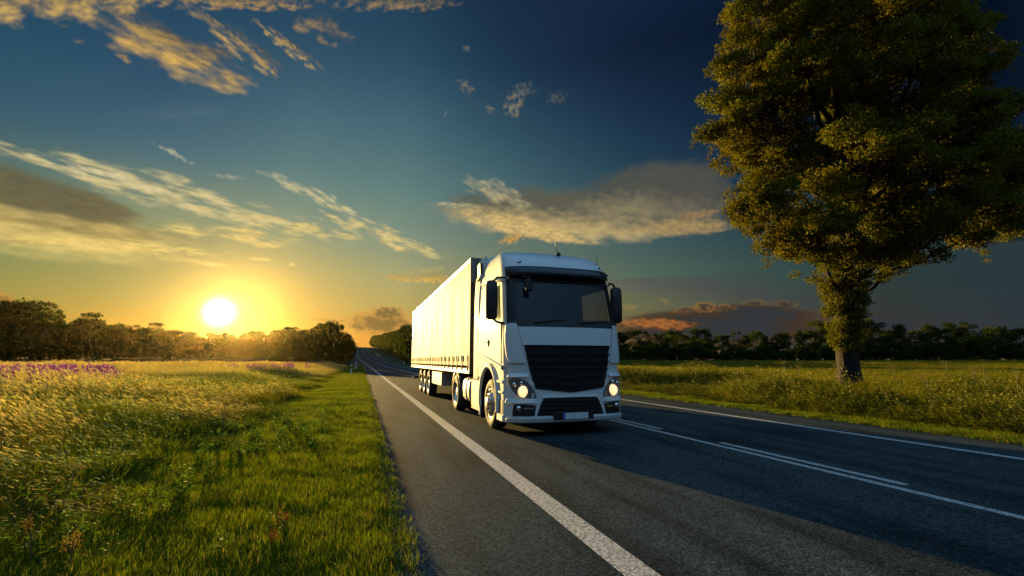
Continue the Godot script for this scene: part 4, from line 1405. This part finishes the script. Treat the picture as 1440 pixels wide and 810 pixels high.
	M.lining = mat(Color(0.009, 0.009, 0.010), 0.9)
	M.seat = mat(Color(0.05, 0.045, 0.045), 0.9)
	M.visor = mat(Color(0.02, 0.028, 0.04), 0.18)
	M.frame = mat(Color(0.035, 0.033, 0.032), 0.65)
	M.grey = mat(Color(0.22, 0.22, 0.22), 0.5)
	M.alu = mat(Color(0.62, 0.61, 0.59), 0.4, 0.6)
	M.cream = mat(Color(0.50, 0.48, 0.43), 0.5)
	M.strap = mat(Color(0.045, 0.04, 0.035), 0.8)
	M.plate = mat(Color(0.72, 0.72, 0.72), 0.5)
	M.blue = mat(Color(0.02, 0.07, 0.35), 0.5)
	M.chrome = mat(Color(0.75, 0.75, 0.76), 0.15, 1.0)
	M.amber = mat(Color(0.6, 0.18, 0.02), 0.3)
	M.lamp_dark = mat(Color(0.12, 0.12, 0.13), 0.25, 0.7)
	var on := mat(Color(0.9, 0.85, 0.75), 0.3)
	on.emission_enabled = true
	on.emission = Color(1.0, 0.80, 0.55)
	on.emission_energy_multiplier = 0.5
	M.lamp_on = on
	var gl := mat(Color(0.006, 0.02, 0.035), 0.03)
	gl.transparency = BaseMaterial3D.TRANSPARENCY_ALPHA
	gl.albedo_color.a = 0.6
	gl.metallic_specular = 0.45
	M.glass = gl
	var cl := mat(Color(0.95, 0.95, 0.95), 0.03)
	cl.transparency = BaseMaterial3D.TRANSPARENCY_ALPHA
	cl.albedo_color.a = 0.05
	M.clear = cl
	M.post_white = mat(Color(0.75, 0.75, 0.74), 0.5)
	M.reflector = mat(Color(0.8, 0.8, 0.8), 0.2, 0.6)

func reflector_post(x: float, z: float, side: float, label: String) -> void:
	var o := thing("reflector_post", label, "road post", Vector3(x + bend(z), height(z) - 0.02, z), "reflector posts along the road")
	o.rotation.y = 0.12 * side
	var st := mk()
	prism(st, PackedVector2Array([Vector2(-0.05, 0.0), Vector2(0.05, 0.0), Vector2(0.05, 1.0), Vector2(-0.05, 1.06)]), -0.06, 0.06)
	put("post", done(st), M.post_white, o)
	st = mk()
	prism(st, PackedVector2Array([Vector2(-0.054, 0.72), Vector2(0.054, 0.66), Vector2(0.054, 0.88), Vector2(-0.054, 0.94)]), -0.064, 0.064)
	put("black_band", done(st), M.black, o)
	st = mk()
	box(st, Vector3(0, 0.80, 0.058), Vector3(0.045, 0.16, 0.01), 0.003)
	put("reflector", done(st), M.reflector, o)

func make_land() -> void:
	# ground: one sheet, lowered under the road
	var xs := [-620.0, -420.0, -300.0, -220.0, -160.0, -110.0, -70.0, -40.0, -22.0, -12.0, -7.0, -4.0, -2.5, -1.0, 0.10, 0.34, 1.2, 5.5, 9.8, 10.55, 10.8, 11.6, 13.0, 16.0, 22.0, 32.0, 50.0, 80.0, 120.0, 170.0, 230.0, 320.0, 460.0, 640.0]
	var zs := [120.0, 60.0, 30.0, 14.0]
	var z := 6.0
	while z > -1180.0:
		zs.append(z)
		z -= 2.0 if z > -60.0 else (8.0 if z > -250.0 else 25.0)
	var nz := noise(4, 0.09, 3)
	var st := mk()
	var g := []
	for zz in zs:
		var row := []
		for x in xs:
			var y := ground_at(x, zz)
			if x > 0.2 and x < 10.7: y -= 0.08
			else:
				y += 0.012 + 0.05 * nz.get_noise_2d(x, zz) * clampf(minf(absf(x - 0.1), absf(x - 10.8)) / 3.0, 0.0, 1.0)
				if absf(x) > 60.0: y += 0.25 * nz.get_noise_2d(x * 0.2, zz * 0.2)
			row.append(Vector3(x + bend(zz) * (1.0 if x > -3.0 and x < 14.0 else 0.0), y, zz))
		g.append(row)
	sheet(st, g, true, true)
	tag(put("ground", done(st), M.soil), "grassy ground of the meadow, verges and field", "ground", "", "structure")
	# road with its markings
	var rz := []
	z = 40.0
	while z > -900.0:
		rz.append(z)
		z -= 0.35 if z < 2.0 and z > -22.0 else (4.0 if z > -120.0 else 8.0)
	var road := put("road", strip(0.28, 10.66, rz, 0.0, 0.10, 0.10), M.asphalt)
	tag(road, "grey asphalt country road running straight away and up a far rise", "road", "", "structure")
	put("edge_line", strip(1.71, 1.94, rz, 0.004), M.line, road)
	put("edge_line", strip(9.03, 9.20, rz, 0.004), M.line, road)
	put("centre_line", strip(5.67, 5.79, rz, 0.004), M.line, road)
	for k in 40:
		var e := -3.77 + 4.5 * 3 - k * 4.5
		var dz := []
		for q in 4: dz.append(e - 2.85 * q / 3.0)
		put("lane_dash", strip(5.91, 6.03, dz, 0.004), M.line, road)

func meadow_ok(x: float, z: float) -> bool:
	return x < -2.45 + 0.35 * sin(z * 0.9) + 0.25 * sin(z * 2.3 + 1.0)

func make_grass() -> void:
	rng.seed = 11
	var patch_n := noise(8, 0.12, 3)
	# tall meadow grass
	var near_m := []
	var far_m := []
	var close_m := []
	var close_s := []
	for k in 5: close_m.append(tall_tuft(0.9, 36, 1, 0.85, 0.7))
	for k in 5: near_m.append(tall_tuft(1.0, 32, 4, 0.95))
	for k in 5: far_m.append(tall_tuft(2.4, 20, 9, 1.0))
	var leafy_m := []
	var leafy_s := []
	for k in 4: leafy_m.append(tall_tuft(1.7, 34, 1, 0.92))
	var patch_w := noise(61, 0.07, 3)
	var near_s := []
	var far_s := []
	var try_put := func(az0: float, az1: float, r0: float, r1: float, count: int, list: Array, sc: float) -> void:
		for k in count:
			var az := rng.randf_range(az0, az1) * D2R
			var r := sqrt(rng.randf_range(r0 * r0, r1 * r1))
			var x := sin(az) * r; var z := -cos(az) * r
			if not meadow_ok(x, z) or z < -120.0: continue
			var f := patch_n.get_noise_2d(x, z)
			var edge_k := clampf((-2.2 - x) / 4.5, 0.0, 1.0)
			var hs := (0.34 + 0.66 * edge_k) * (1.0 + f * 0.45) * rng.randf_range(0.8, 1.15)
			var c := vary(Color(1, 1, 1), 0.14)
			var leafy := patch_w.get_noise_2d(x * 1.6, z) + rng.randf_range(-0.12, 0.12) > 0.10
			if leafy: c = vary(Color(0.75, 0.95, 0.9), 0.12)      # another, greener kind of grass
			(leafy_s if leafy else list).append([Transform3D(Basis(Vector3.UP, rng.randf_range(-0.7, 0.7)).scaled(Vector3(sc, hs * (0.9 if leafy else 1.0), sc)), Vector3(x, height(z), z)), c])
	try_put.call(-80, -8, 1.5, 8, 3600, close_s, 1.0)
	try_put.call(-70, -8, 7, 14, 5200, near_s, 1.0)
	try_put.call(-55, -2, 14, 34, 14000, near_s, 1.2)
	try_put.call(-48, -1, 34, 70, 15000, far_s, 1.6)
	try_put.call(-45, -1, 70, 125, 9000, far_s, 2.4)
	scatter("meadow_grass", "tall seeding meadow grass glowing in the low sun beside the verge", "grass", near_m, M.leaf, near_s)
	scatter("leafy_meadow_grass", "patches of greener leafy grass within the seeding meadow", "grass", leafy_m, M.leaf, leafy_s)
	scatter("meadow_edge_grass", "leafy dark green grass with few seed heads at the meadow edge", "grass", close_m, M.leaf, close_s)
	scatter("far_meadow_grass", "pale seeding grass at the far side of the meadow before the wood", "grass", far_m, M.leaf, far_s)
	# short turf of both verges
	var turf := []
	for k in 5: turf.append(turf_tuft(26, 0.11, 1.0, 0.085, Color(0.130, 0.192, 0.012)))
	var turf_far := []
	for k in 4: turf_far.append(turf_tuft(30, 0.13, 2.2, 0.16, Color(0.130, 0.192, 0.012)))
	var a := []
	var b := []
	var lay := func(x0: float, x1: float, z0: float, z1: float, count: int, list: Array, hs0: float, hs1: float, sc: float) -> void:
		for k in count:
			var x := rng.randf_range(x0, x1)
			var z := rng.randf_range(z0, z1)
			var f := patch_n.get_noise_2d(x * 4.0, z * 4.0)
			var hs := rng.randf_range(hs0, hs1) * (1.0 + 0.5 * f)
			list.append([Transform3D(Basis(Vector3.UP, rng.randf() * TAU).scaled(Vector3(sc, hs, sc)), Vector3(x + bend(z), height(z) + 0.008, z)), vary(Color(1, 1, 1), 0.16)])
	lay.call(-3.4, 0.24, -9.0, 1.0, 22000, a, 0.55, 1.25, 1.0)
	lay.call(-3.4, 0.24, -26.0, -9.0, 14000, a, 0.6, 1.2, 1.3)
	lay.call(-4.0, 0.26, -125.0, -26.0, 15000, b, 0.6, 1.2, 1.4)
	lay.call(0.16, 0.42, -30.0, 1.0, 2000, a, 0.25, 0.8, 0.9)
	lay.call(10.62, 11.9, -30.0, -1.0, 9000, a, 0.5, 1.1, 1.3)
	lay.call(10.6, 12.4, -140.0, -30.0, 5000, b, 0.6, 1.2, 1.4)
	scatter("verge_grass", "short mown green grass along both edges of the road", "grass", turf, M.leaf, a)
	scatter("far_verge_grass", "short green grass strip along the road in the distance", "grass", turf_far, M.leaf, b)
	# broad leaves and clover in the verge
	var ros := []
	for k in 3: ros.append(rosette(9, 0.075, Color(0.05, 0.10, 0.02)))
	for k in 2: ros.append(herb(0.22, 14, 0.05, Color(0.06, 0.11, 0.022)))
	var c := []
	for k in 3400:
		var x := rng.randf_range(-4.2, 0.0)
		var z := rng.randf_range(-16.0, 0.0)
		if rng.randf() > 0.15 + 0.85 * clampf(-x / 3.0, 0, 1): continue
		if patch_n.get_noise_2d(x * 2.0, z * 2.0) < -0.08: continue
		c.append([Transform3D(Basis(Vector3.UP, rng.randf() * TAU).scaled(Vector3.ONE * rng.randf_range(0.6, 1.5)), Vector3(x, 0.01, z)), vary(Color(1, 1, 1), 0.2)])
	scatter("verge_weeds", "low broad-leaved weeds and clover growing among the verge grass", "weeds", ros, M.leaf, c)
	# rank weeds on the far side of the road, then the open field
	var w := []
	for k in 3: w.append(herb(0.75, 34, 0.10, Color(0.085, 0.105, 0.012)))
	for k in 3: w.append(tall_tuft(1.3, 34, 2, 0.85, 0.7))
	for k in 2: w.append(herb(0.5, 40, 0.07, Color(0.10, 0.115, 0.014)))
	var ws := []
	for k in 26000:
		var z := -rng.randf_range(0.5, 60.0)
		var x := 11.5 + pow(rng.randf(), 1.3) * 13.0
		var f := patch_n.get_noise_2d(x * 0.9, z * 0.9)
		var hs := clampf((x - 11.2) / 1.6, 0.25, 1.0) * (0.92 + 1.1 * f) * rng.randf_range(0.6, 1.15)
		var gap := absf(x * 16.4 + z * 22.9) / 28.17          # kept short round the tree and on the way to it
		var rank := 1.3 if x < 17.0 and z > -12.5 else 1.0      # rankest beside the ditch past the tree
		hs *= rank
		if gap < 1.8 and x > 13.0 or Vector2(x - 22.9, z + 16.4).length() < 2.6: hs *= 0.32
		if hs < 0.1: continue
		ws.append([Transform3D(Basis(Vector3.UP, rng.randf() * TAU).scaled(Vector3(1.2, hs, 1.2)), Vector3(x, height(z), z)), vary(Color(1, 1, 1), 0.16)])
	ws.shuffle()
	scatter("roadside_weeds", "rank mixed weeds and wild grass between the road and the open field", "weeds", w, M.leaf, ws)
	var fm := []
	for k in 4: fm.append(turf_tuft(34, 0.5, 3.2, 0.35, Color(0.15, 0.168, 0.012)))
	var fs := []
	for k in 26000:
		var az := rng.randf_range(14.0, 78.0) * D2R
		var r := 16.0 + pow(rng.randf(), 1.5) * 140.0
		var x := sin(az) * r; var z := -cos(az) * r
		if x < 17.0 or z > 2.0: continue
		var f := patch_n.get_noise_2d(x * 0.4, z * 0.4)
		fs.append([Transform3D(Basis(Vector3.UP, rng.randf() * TAU).scaled(Vector3(1.0 + r * 0.012, rng.randf_range(0.6, 1.1) * (1.0 + 0.3 * f), 1.0 + r * 0.012)), Vector3(x, ground_at(x, z) - 0.03, z)), vary(Color(1, 1, 1), 0.12)])
	scatter("field_crop", "green knee-high crop of the open field reaching to the trees", "crop", fm, M.leaf, fs)
	# purple spikes among the far grass
	var pm := []
	for k in 3:
		var L := Leaves.new()
		for s in 5:
			var p := flat_dir() * rng.randf() * 0.3
			var h := rng.randf_range(0.9, 1.3)
			L.blade(p, flat_dir(), flat_dir() * 0.08, h, 0.006, 3, Color(0.08, 0.09, 0.03))
			for q in 34:
				var t := rng.randf_range(0.68, 1.0)
				L.quad(p + Vector3(0, h * t, 0) + ball() * 0.035 * (1.4 - t), ball().normalized() * 0.055, ball().normalized() * 0.024, vary(Color(0.24, 0.06, 0.55), 0.25))
		pm.append(L.mesh())
	var ps := []
	for q in [[-29.0, 26.0, 90, 3.2, 2.6], [-26.5, 27.0, 90, 2.6, 2.6], [-31.5, 24.0, 60, 2.6, 2.6], [-24.0, 30.0, 36, 2.6, 3.0], [-8.5, 46.0, 60, 2.6, 3.0], [-10.5, 45.0, 40, 2.4, 3.0], [-13.0, 44.0, 14, 2.4, 3.0]]:
		for k in q[2]:
			var az: float = (q[0] + rng.randfn(0.0, 0.9)) * D2R
			var r: float = q[1] + rng.randfn(0.0, q[4])
			ps.append([Transform3D(Basis(Vector3.UP, rng.randf() * TAU).scaled(Vector3(1, rng.randf_range(0.8, 1.08), 1)), Vector3(sin(az) * r, 0, -cos(az) * r)), vary(Color(1, 1, 1), 0.2)])
	scatter("purple_wildflower", "purple flower spikes growing in drifts among the meadow grass", "wildflowers", pm, M.leaf, ps)

func make_plants() -> void:
	rng.seed = 21
	var cream := Color(0.24, 0.22, 0.09)
	var brown := Color(0.11, 0.065, 0.03)
	var rust := Color(0.12, 0.04, 0.02)
	umbel_plant("yarrow_plant", "flat-headed cream yarrow standing in the dark grass of the meadow edge", "", Vector3(-2.55, 0, -5.55), 0.42, 4, cream, 0.07, "flat")
	umbel_plant("yarrow_plant", "small pale yarrow low in the dark grass", "", Vector3(-2.28, 0, -4.9), 0.26, 3, Color(0.16, 0.17, 0.08), 0.06, "flat")
	umbel_plant("dock_plant", "brown seeding dock with three knobbly heads at the meadow edge", "", Vector3(-2.30, 0, -4.05), 0.46, 4, brown, 0.08, "spike")
	umbel_plant("dock_plant", "small brown dock stalk leaning beside the larger dock", "", Vector3(-2.05, 0, -4.15), 0.34, 2, brown, 0.05, "spike")
	umbel_plant("sorrel_plant", "rust red sorrel tuft in the short verge grass", "", Vector3(-0.52, 0, -4.35), 0.14, 4, rust, 0.06, "spike")
	umbel_plant("sorrel_plant", "thin rust red sorrel spike in the verge close to the road edge", "", Vector3(-0.56, 0, -3.9), 0.16, 2, rust, 0.03, "spike")
	umbel_plant("wild_carrot", "yellow-green umbel plant with wide heads at the edge of the mown strip", "", Vector3(-2.25, 0, -9.3), 0.55, 6, Color(0.40, 0.36, 0.09), 0.17, "flat")
	umbel_plant("wild_carrot", "taller yellow-green umbel just behind the wide-headed one", "", Vector3(-2.5, 0, -10.3), 0.7, 4, Color(0.40, 0.36, 0.09), 0.12, "flat")
	umbel_plant("dock_plant", "brown seed stalk in the short grass beside the meadow edge", "", Vector3(-1.75, 0, -3.95), 0.24, 4, Color(0.2, 0.13, 0.06), 0.08, "spike")
	for q in [[13.6, -17.5, 1.25], [14.6, -15.0, 1.15], [15.5, -18.5, 1.4], [16.8, -14.0, 1.3], [18.2, -16.0, 1.35], [20.0, -12.5, 1.3], [21.2, -10.6, 1.25], [23.5, -11.5, 1.45], [19.0, -8.6, 1.2], [17.2, -7.2, 1.05], [25.0, -13.5, 1.4], [15.8, -9.0, 1.0]]:
		umbel_plant("hogweed_plant", "tall weed with pale umbel heads rising out of the roadside weeds", "hogweeds in the roadside weeds", Vector3(q[0], height(q[1]), q[1]), q[2], 6, Color(0.30, 0.28, 0.10), 0.22, "flat")

func make_trees() -> void:
	rng.seed = 31
	# the wood beyond the meadow
	var tops := [[-44, 5.6], [-34, 5.6], [-31, 5.0], [-29, 5.5], [-27.6, 5.0], [-26.6, 3.7], [-25.2, 4.5], [-23.6, 4.2], [-22.6, 3.3], [-21, 3.6], [-19.5, 3.9], [-18.4, 3.2], [-15, 3.1], [-12.5, 3.1], [-10.5, 3.7], [-8, 3.5], [-5, 3.6], [-3.5, 3.7]]
	var az := -46.0
	var wood := "trees of the wood beyond the meadow"
	while az < -2.5:
		for row in 3:
			var a := az + rng.randf_range(-0.35, 0.35) + row * 0.4
			var d := 232.0 + row * 13.0 + rng.randf_range(-3.0, 3.0)
			var z := -cos(a * D2R) * d
			var el: float = table(tops, a) * (0.96 if row == 1 else rng.randf_range(0.72, 0.92))
			var h := d * tan(el * D2R) + 1.4 - height(z)
			var kind := "round"
			if row == 1 and a < -19.0 and rng.randf() < 0.55: kind = "airy"
			elif row == 1 and a > -13.5 and rng.randf() < 0.5: kind = "spruce"
			elif rng.randf() < 0.2: kind = "tall"
			var label = {"round": "dark rounded tree in the wood beyond the meadow", "airy": "open-crowned tree rising above the wood beyond the meadow", "spruce": "pointed spruce in the wood beyond the meadow", "tall": "slender tree in the wood beyond the meadow"}[kind]
			label = [["small ", "", "tall "][0 if h < 11.5 else (1 if h < 14.0 else 2)], label, [" at its front edge", " in its second row", " deep inside it"][row]]
			label = label[0] + label[1] + label[2]
			plant_tree(kind, sin(a * D2R) * d, z, h * (1.06 if kind == "airy" else 1.0), label, wood, 1.0 if kind != "spruce" else 0.9)
		az += 1.5
	az = -46.0
	while az < -3.0:
		var d := 221.0 + rng.randf_range(-4.0, 3.0)
		plant_tree("bush", sin(az * D2R) * d, -cos(az * D2R) * d, rng.randf_range(5.5, 9.0), "low dark bush at the foot of the wood beyond the meadow", "bushes at the foot of the wood", 1.25)
		az += 0.8
	# the copse by the road on the meadow side
	for q in [[-14.5, -126, 9.0, "round"], [-11.0, -133, 10.5, "round"], [-8.2, -129, 11.6, "tall"], [-8.4, -141, 12.0, "round"], [-5.6, -146, 9.6, "round"], [-17.5, -140, 10.5, "round"], [-12.5, -152, 12.5, "tall"], [-22.0, -150, 11.0, "round"], [-5.6, -160, 9.5, "round"]]:
		plant_tree(q[3], q[0], q[1], q[2], "leafy tree of the copse standing between meadow and road", "trees of the roadside copse")
	for q in [[-18.0, -119, 4.5], [-13.0, -117, 3.4], [-9.0, -122, 3.0], [-6.0, -134, 3.4]]:
		plant_tree("bush", q[0], q[1], q[2], "sunlit bush at the foot of the roadside copse", "bushes of the roadside copse", 1.1)
	# both sides of the road up the rise
	var zz := -172.0
	while zz > -640.0:
		plant_tree("round", -6.0 - rng.randf() * 3.0 + bend(zz), zz, rng.randf_range(9.0, 12.0), "tree lining the meadow side of the road up the rise", "trees lining the road up the rise")
		plant_tree("round", -14.0 - rng.randf() * 4.0 + bend(zz), zz + 4.0, rng.randf_range(10.0, 13.0), "tree lining the meadow side of the road up the rise", "trees lining the road up the rise")
		zz -= 13.0
	zz = -176.0
	while zz > -640.0:
		var near := clampf((-zz - 170.0) / 60.0, 0.0, 1.0)
		plant_tree("round", 19.5 + rng.randf() * 3.0 + bend(zz), zz, rng.randf_range(11.0, 14.5) + 1.5 * (1.0 - near), "tree lining the field side of the road up the rise", "trees lining the road on the field side")
		plant_tree("tall" if rng.randf() < 0.4 else "round", 28.0 + rng.randf() * 5.0 + bend(zz), zz + 5.0, rng.randf_range(13.0, 17.0), "tree lining the field side of the road up the rise", "trees lining the road on the field side")
		zz -= 12.0
	for q in [[16.0, -128, 2.6], [17.5, -140, 3.2], [15.8, -152, 3.0], [17.0, -166, 3.4], [19.5, -120, 2.8], [22.0, -132, 3.4], [16.0, -182, 3.0]]:
		plant_tree("bush", q[0], q[1], q[2], "green bush on the bank beside the road at the foot of the rise", "bushes on the road bank", 1.4)
	# the belt across the open field
	var belt := [[4.0, 4.2], [12, 4.5], [30, 4.6], [33, 4.9], [35, 4.0], [37, 4.7], [40, 3.6], [42, 4.2], [44, 3.3], [46, 4.2], [47.5, 2.6], [48.5, 3.6], [50, 3.0], [51.5, 4.8], [55, 4.6], [58, 3.6], [60.5, 3.4], [62.5, 4.5], [65, 4.0], [67, 3.0], [80, 3.4]]
	az = 9.0
	var far := "trees of the belt across the field"
	while az < 80.0:
		for row in 2:
			var a := az + rng.randf_range(-0.4, 0.4) + row * 0.7
			var d := 158.0 + row * 14.0 + rng.randf_range(-4.0, 4.0)
			var z := -cos(a * D2R) * d
			var el: float = table(belt, a) * (rng.randf_range(0.72, 1.04) if row == 0 else rng.randf_range(0.55, 0.95))
			var kind := "round"
			var k := rng.randf()
			if k < 0.25: kind = "tall"
			elif k < 0.34: kind = "airy"
			elif k < 0.40: kind = "spruce"
			var h := d * tan(el * D2R) + 1.4 - ground_at(sin(a * D2R) * d, z)
			var size: String = ["small ", "", "tall "][0 if h < 9.0 else (1 if h < 11.5 else 2)]
			var place: String = [" behind its hedge", " in its back row"][row]
			plant_tree(kind, sin(a * D2R) * d, z, h, size + {"round": "dark rounded tree of the belt across the field", "tall": "slender dark tree of the belt across the field", "airy": "open-crowned tree of the belt across the field", "spruce": "pointed spruce of the belt across the field"}[kind] + place, far)
		az += 1.6
	az = 9.0
	while az < 80.0:
		var d := 146.0 + rng.randf_range(-5.0, 4.0)
		plant_tree("bush", sin(az * D2R) * d, -cos(az * D2R) * d, rng.randf_range(2.4, 5.2), "low dark bush of the hedge across the field", "bushes of the hedge across the field", 1.3)
		az += 0.8

func make_furniture() -> void:
	reflector_post(-0.98, -49.5, -1.0, "white reflector post with black band where the verge narrows, first before the copse")
	for z in [-75.0, -100.0, -150.0]: reflector_post(-0.98, z, -1.0, "distant white reflector post on the meadow-side verge near the copse")
	for z in [-135.0, -195.0]: reflector_post(11.75, z, 1.0, "distant white reflector post on the field-side verge by the bushes")
	# short guard rail on the bend
	var o := thing("guard_rail", "short pale guard rail on the field side where the road starts to climb", "guard rail")
	var st := mk()
	var top := []
	var zz := -232.0
	while zz >= -292.0:
		top.append([Vector3(12.3 + bend(zz), height(zz) + 0.45, zz), Vector3(12.24 + bend(zz), height(zz) + 0.53, zz), Vector3(12.3 + bend(zz), height(zz) + 0.6, zz), Vector3(12.24 + bend(zz), height(zz) + 0.67, zz), Vector3(12.3 + bend(zz), height(zz) + 0.75, zz)])
		zz -= 4.0
	sheet(st, top, false)
	put("rail", done(st), M.alu, o)
	zz = -234.0
	while zz > -292.0:
		st = mk()
		box(st, Vector3(12.38 + bend(zz), height(zz) + 0.32, zz), Vector3(0.08, 0.76, 0.08), 0.01)
		put("post", done(st), M.alu, o)
		zz -= 8.0

func _ready() -> void:
	# camera
	var cam := Camera3D.new()
	cam.name = "camera"
	cam.position = Vector3(0, 1.398, 0)
	cam.rotation = Vector3(9.16 * D2R, -18.155 * D2R, 0)
	cam.fov = 65.014
	cam.near = 0.05
	cam.far = 3000.0
	add_child(cam)
	cam.current = true
	# sky, exposure and haze
	var env := Environment.new()
	env.background_mode = Environment.BG_SKY
	var sm := PanoramaSkyMaterial.new()
	sm.panorama = make_sky()
	var sky := Sky.new()
	sky.sky_material = sm
	env.sky = sky
	env.background_energy_multiplier = 1.0 / EXPO
	env.tonemap_mode = Environment.TONE_MAPPER_LINEAR
	env.tonemap_exposure = EXPO
	env.volumetric_fog_enabled = true          # evening haze that scatters the sun forwards
	env.volumetric_fog_density = 0.000023
	env.volumetric_fog_albedo = Color(1.0, 0.9, 0.62)
	env.volumetric_fog_anisotropy = 0.925
	env.sdfgi_enabled = true
	env.ssao_enabled = true
	env.ssil_enabled = true
	var we := WorldEnvironment.new()
	we.name = "surroundings"
	we.environment = env
	add_child(we)
	# sun
	SUN = dir_of(-13.2, 5.8)
	var sun := DirectionalLight3D.new()
	sun.name = "sun"
	sun.light_energy = 1.4
	sun.light_color = Color(1.0, 0.83, 0.49)
	sun.light_angular_distance = 0.6
	sun.shadow_enabled = true
	add_child(sun)
	sun.look_at_from_position(Vector3.ZERO, -SUN, Vector3.UP)
	make_materials()
	make_land()
	make_lorry()
	make_big_tree()
	make_trees()
	make_furniture()
	make_grass()
	make_plants()
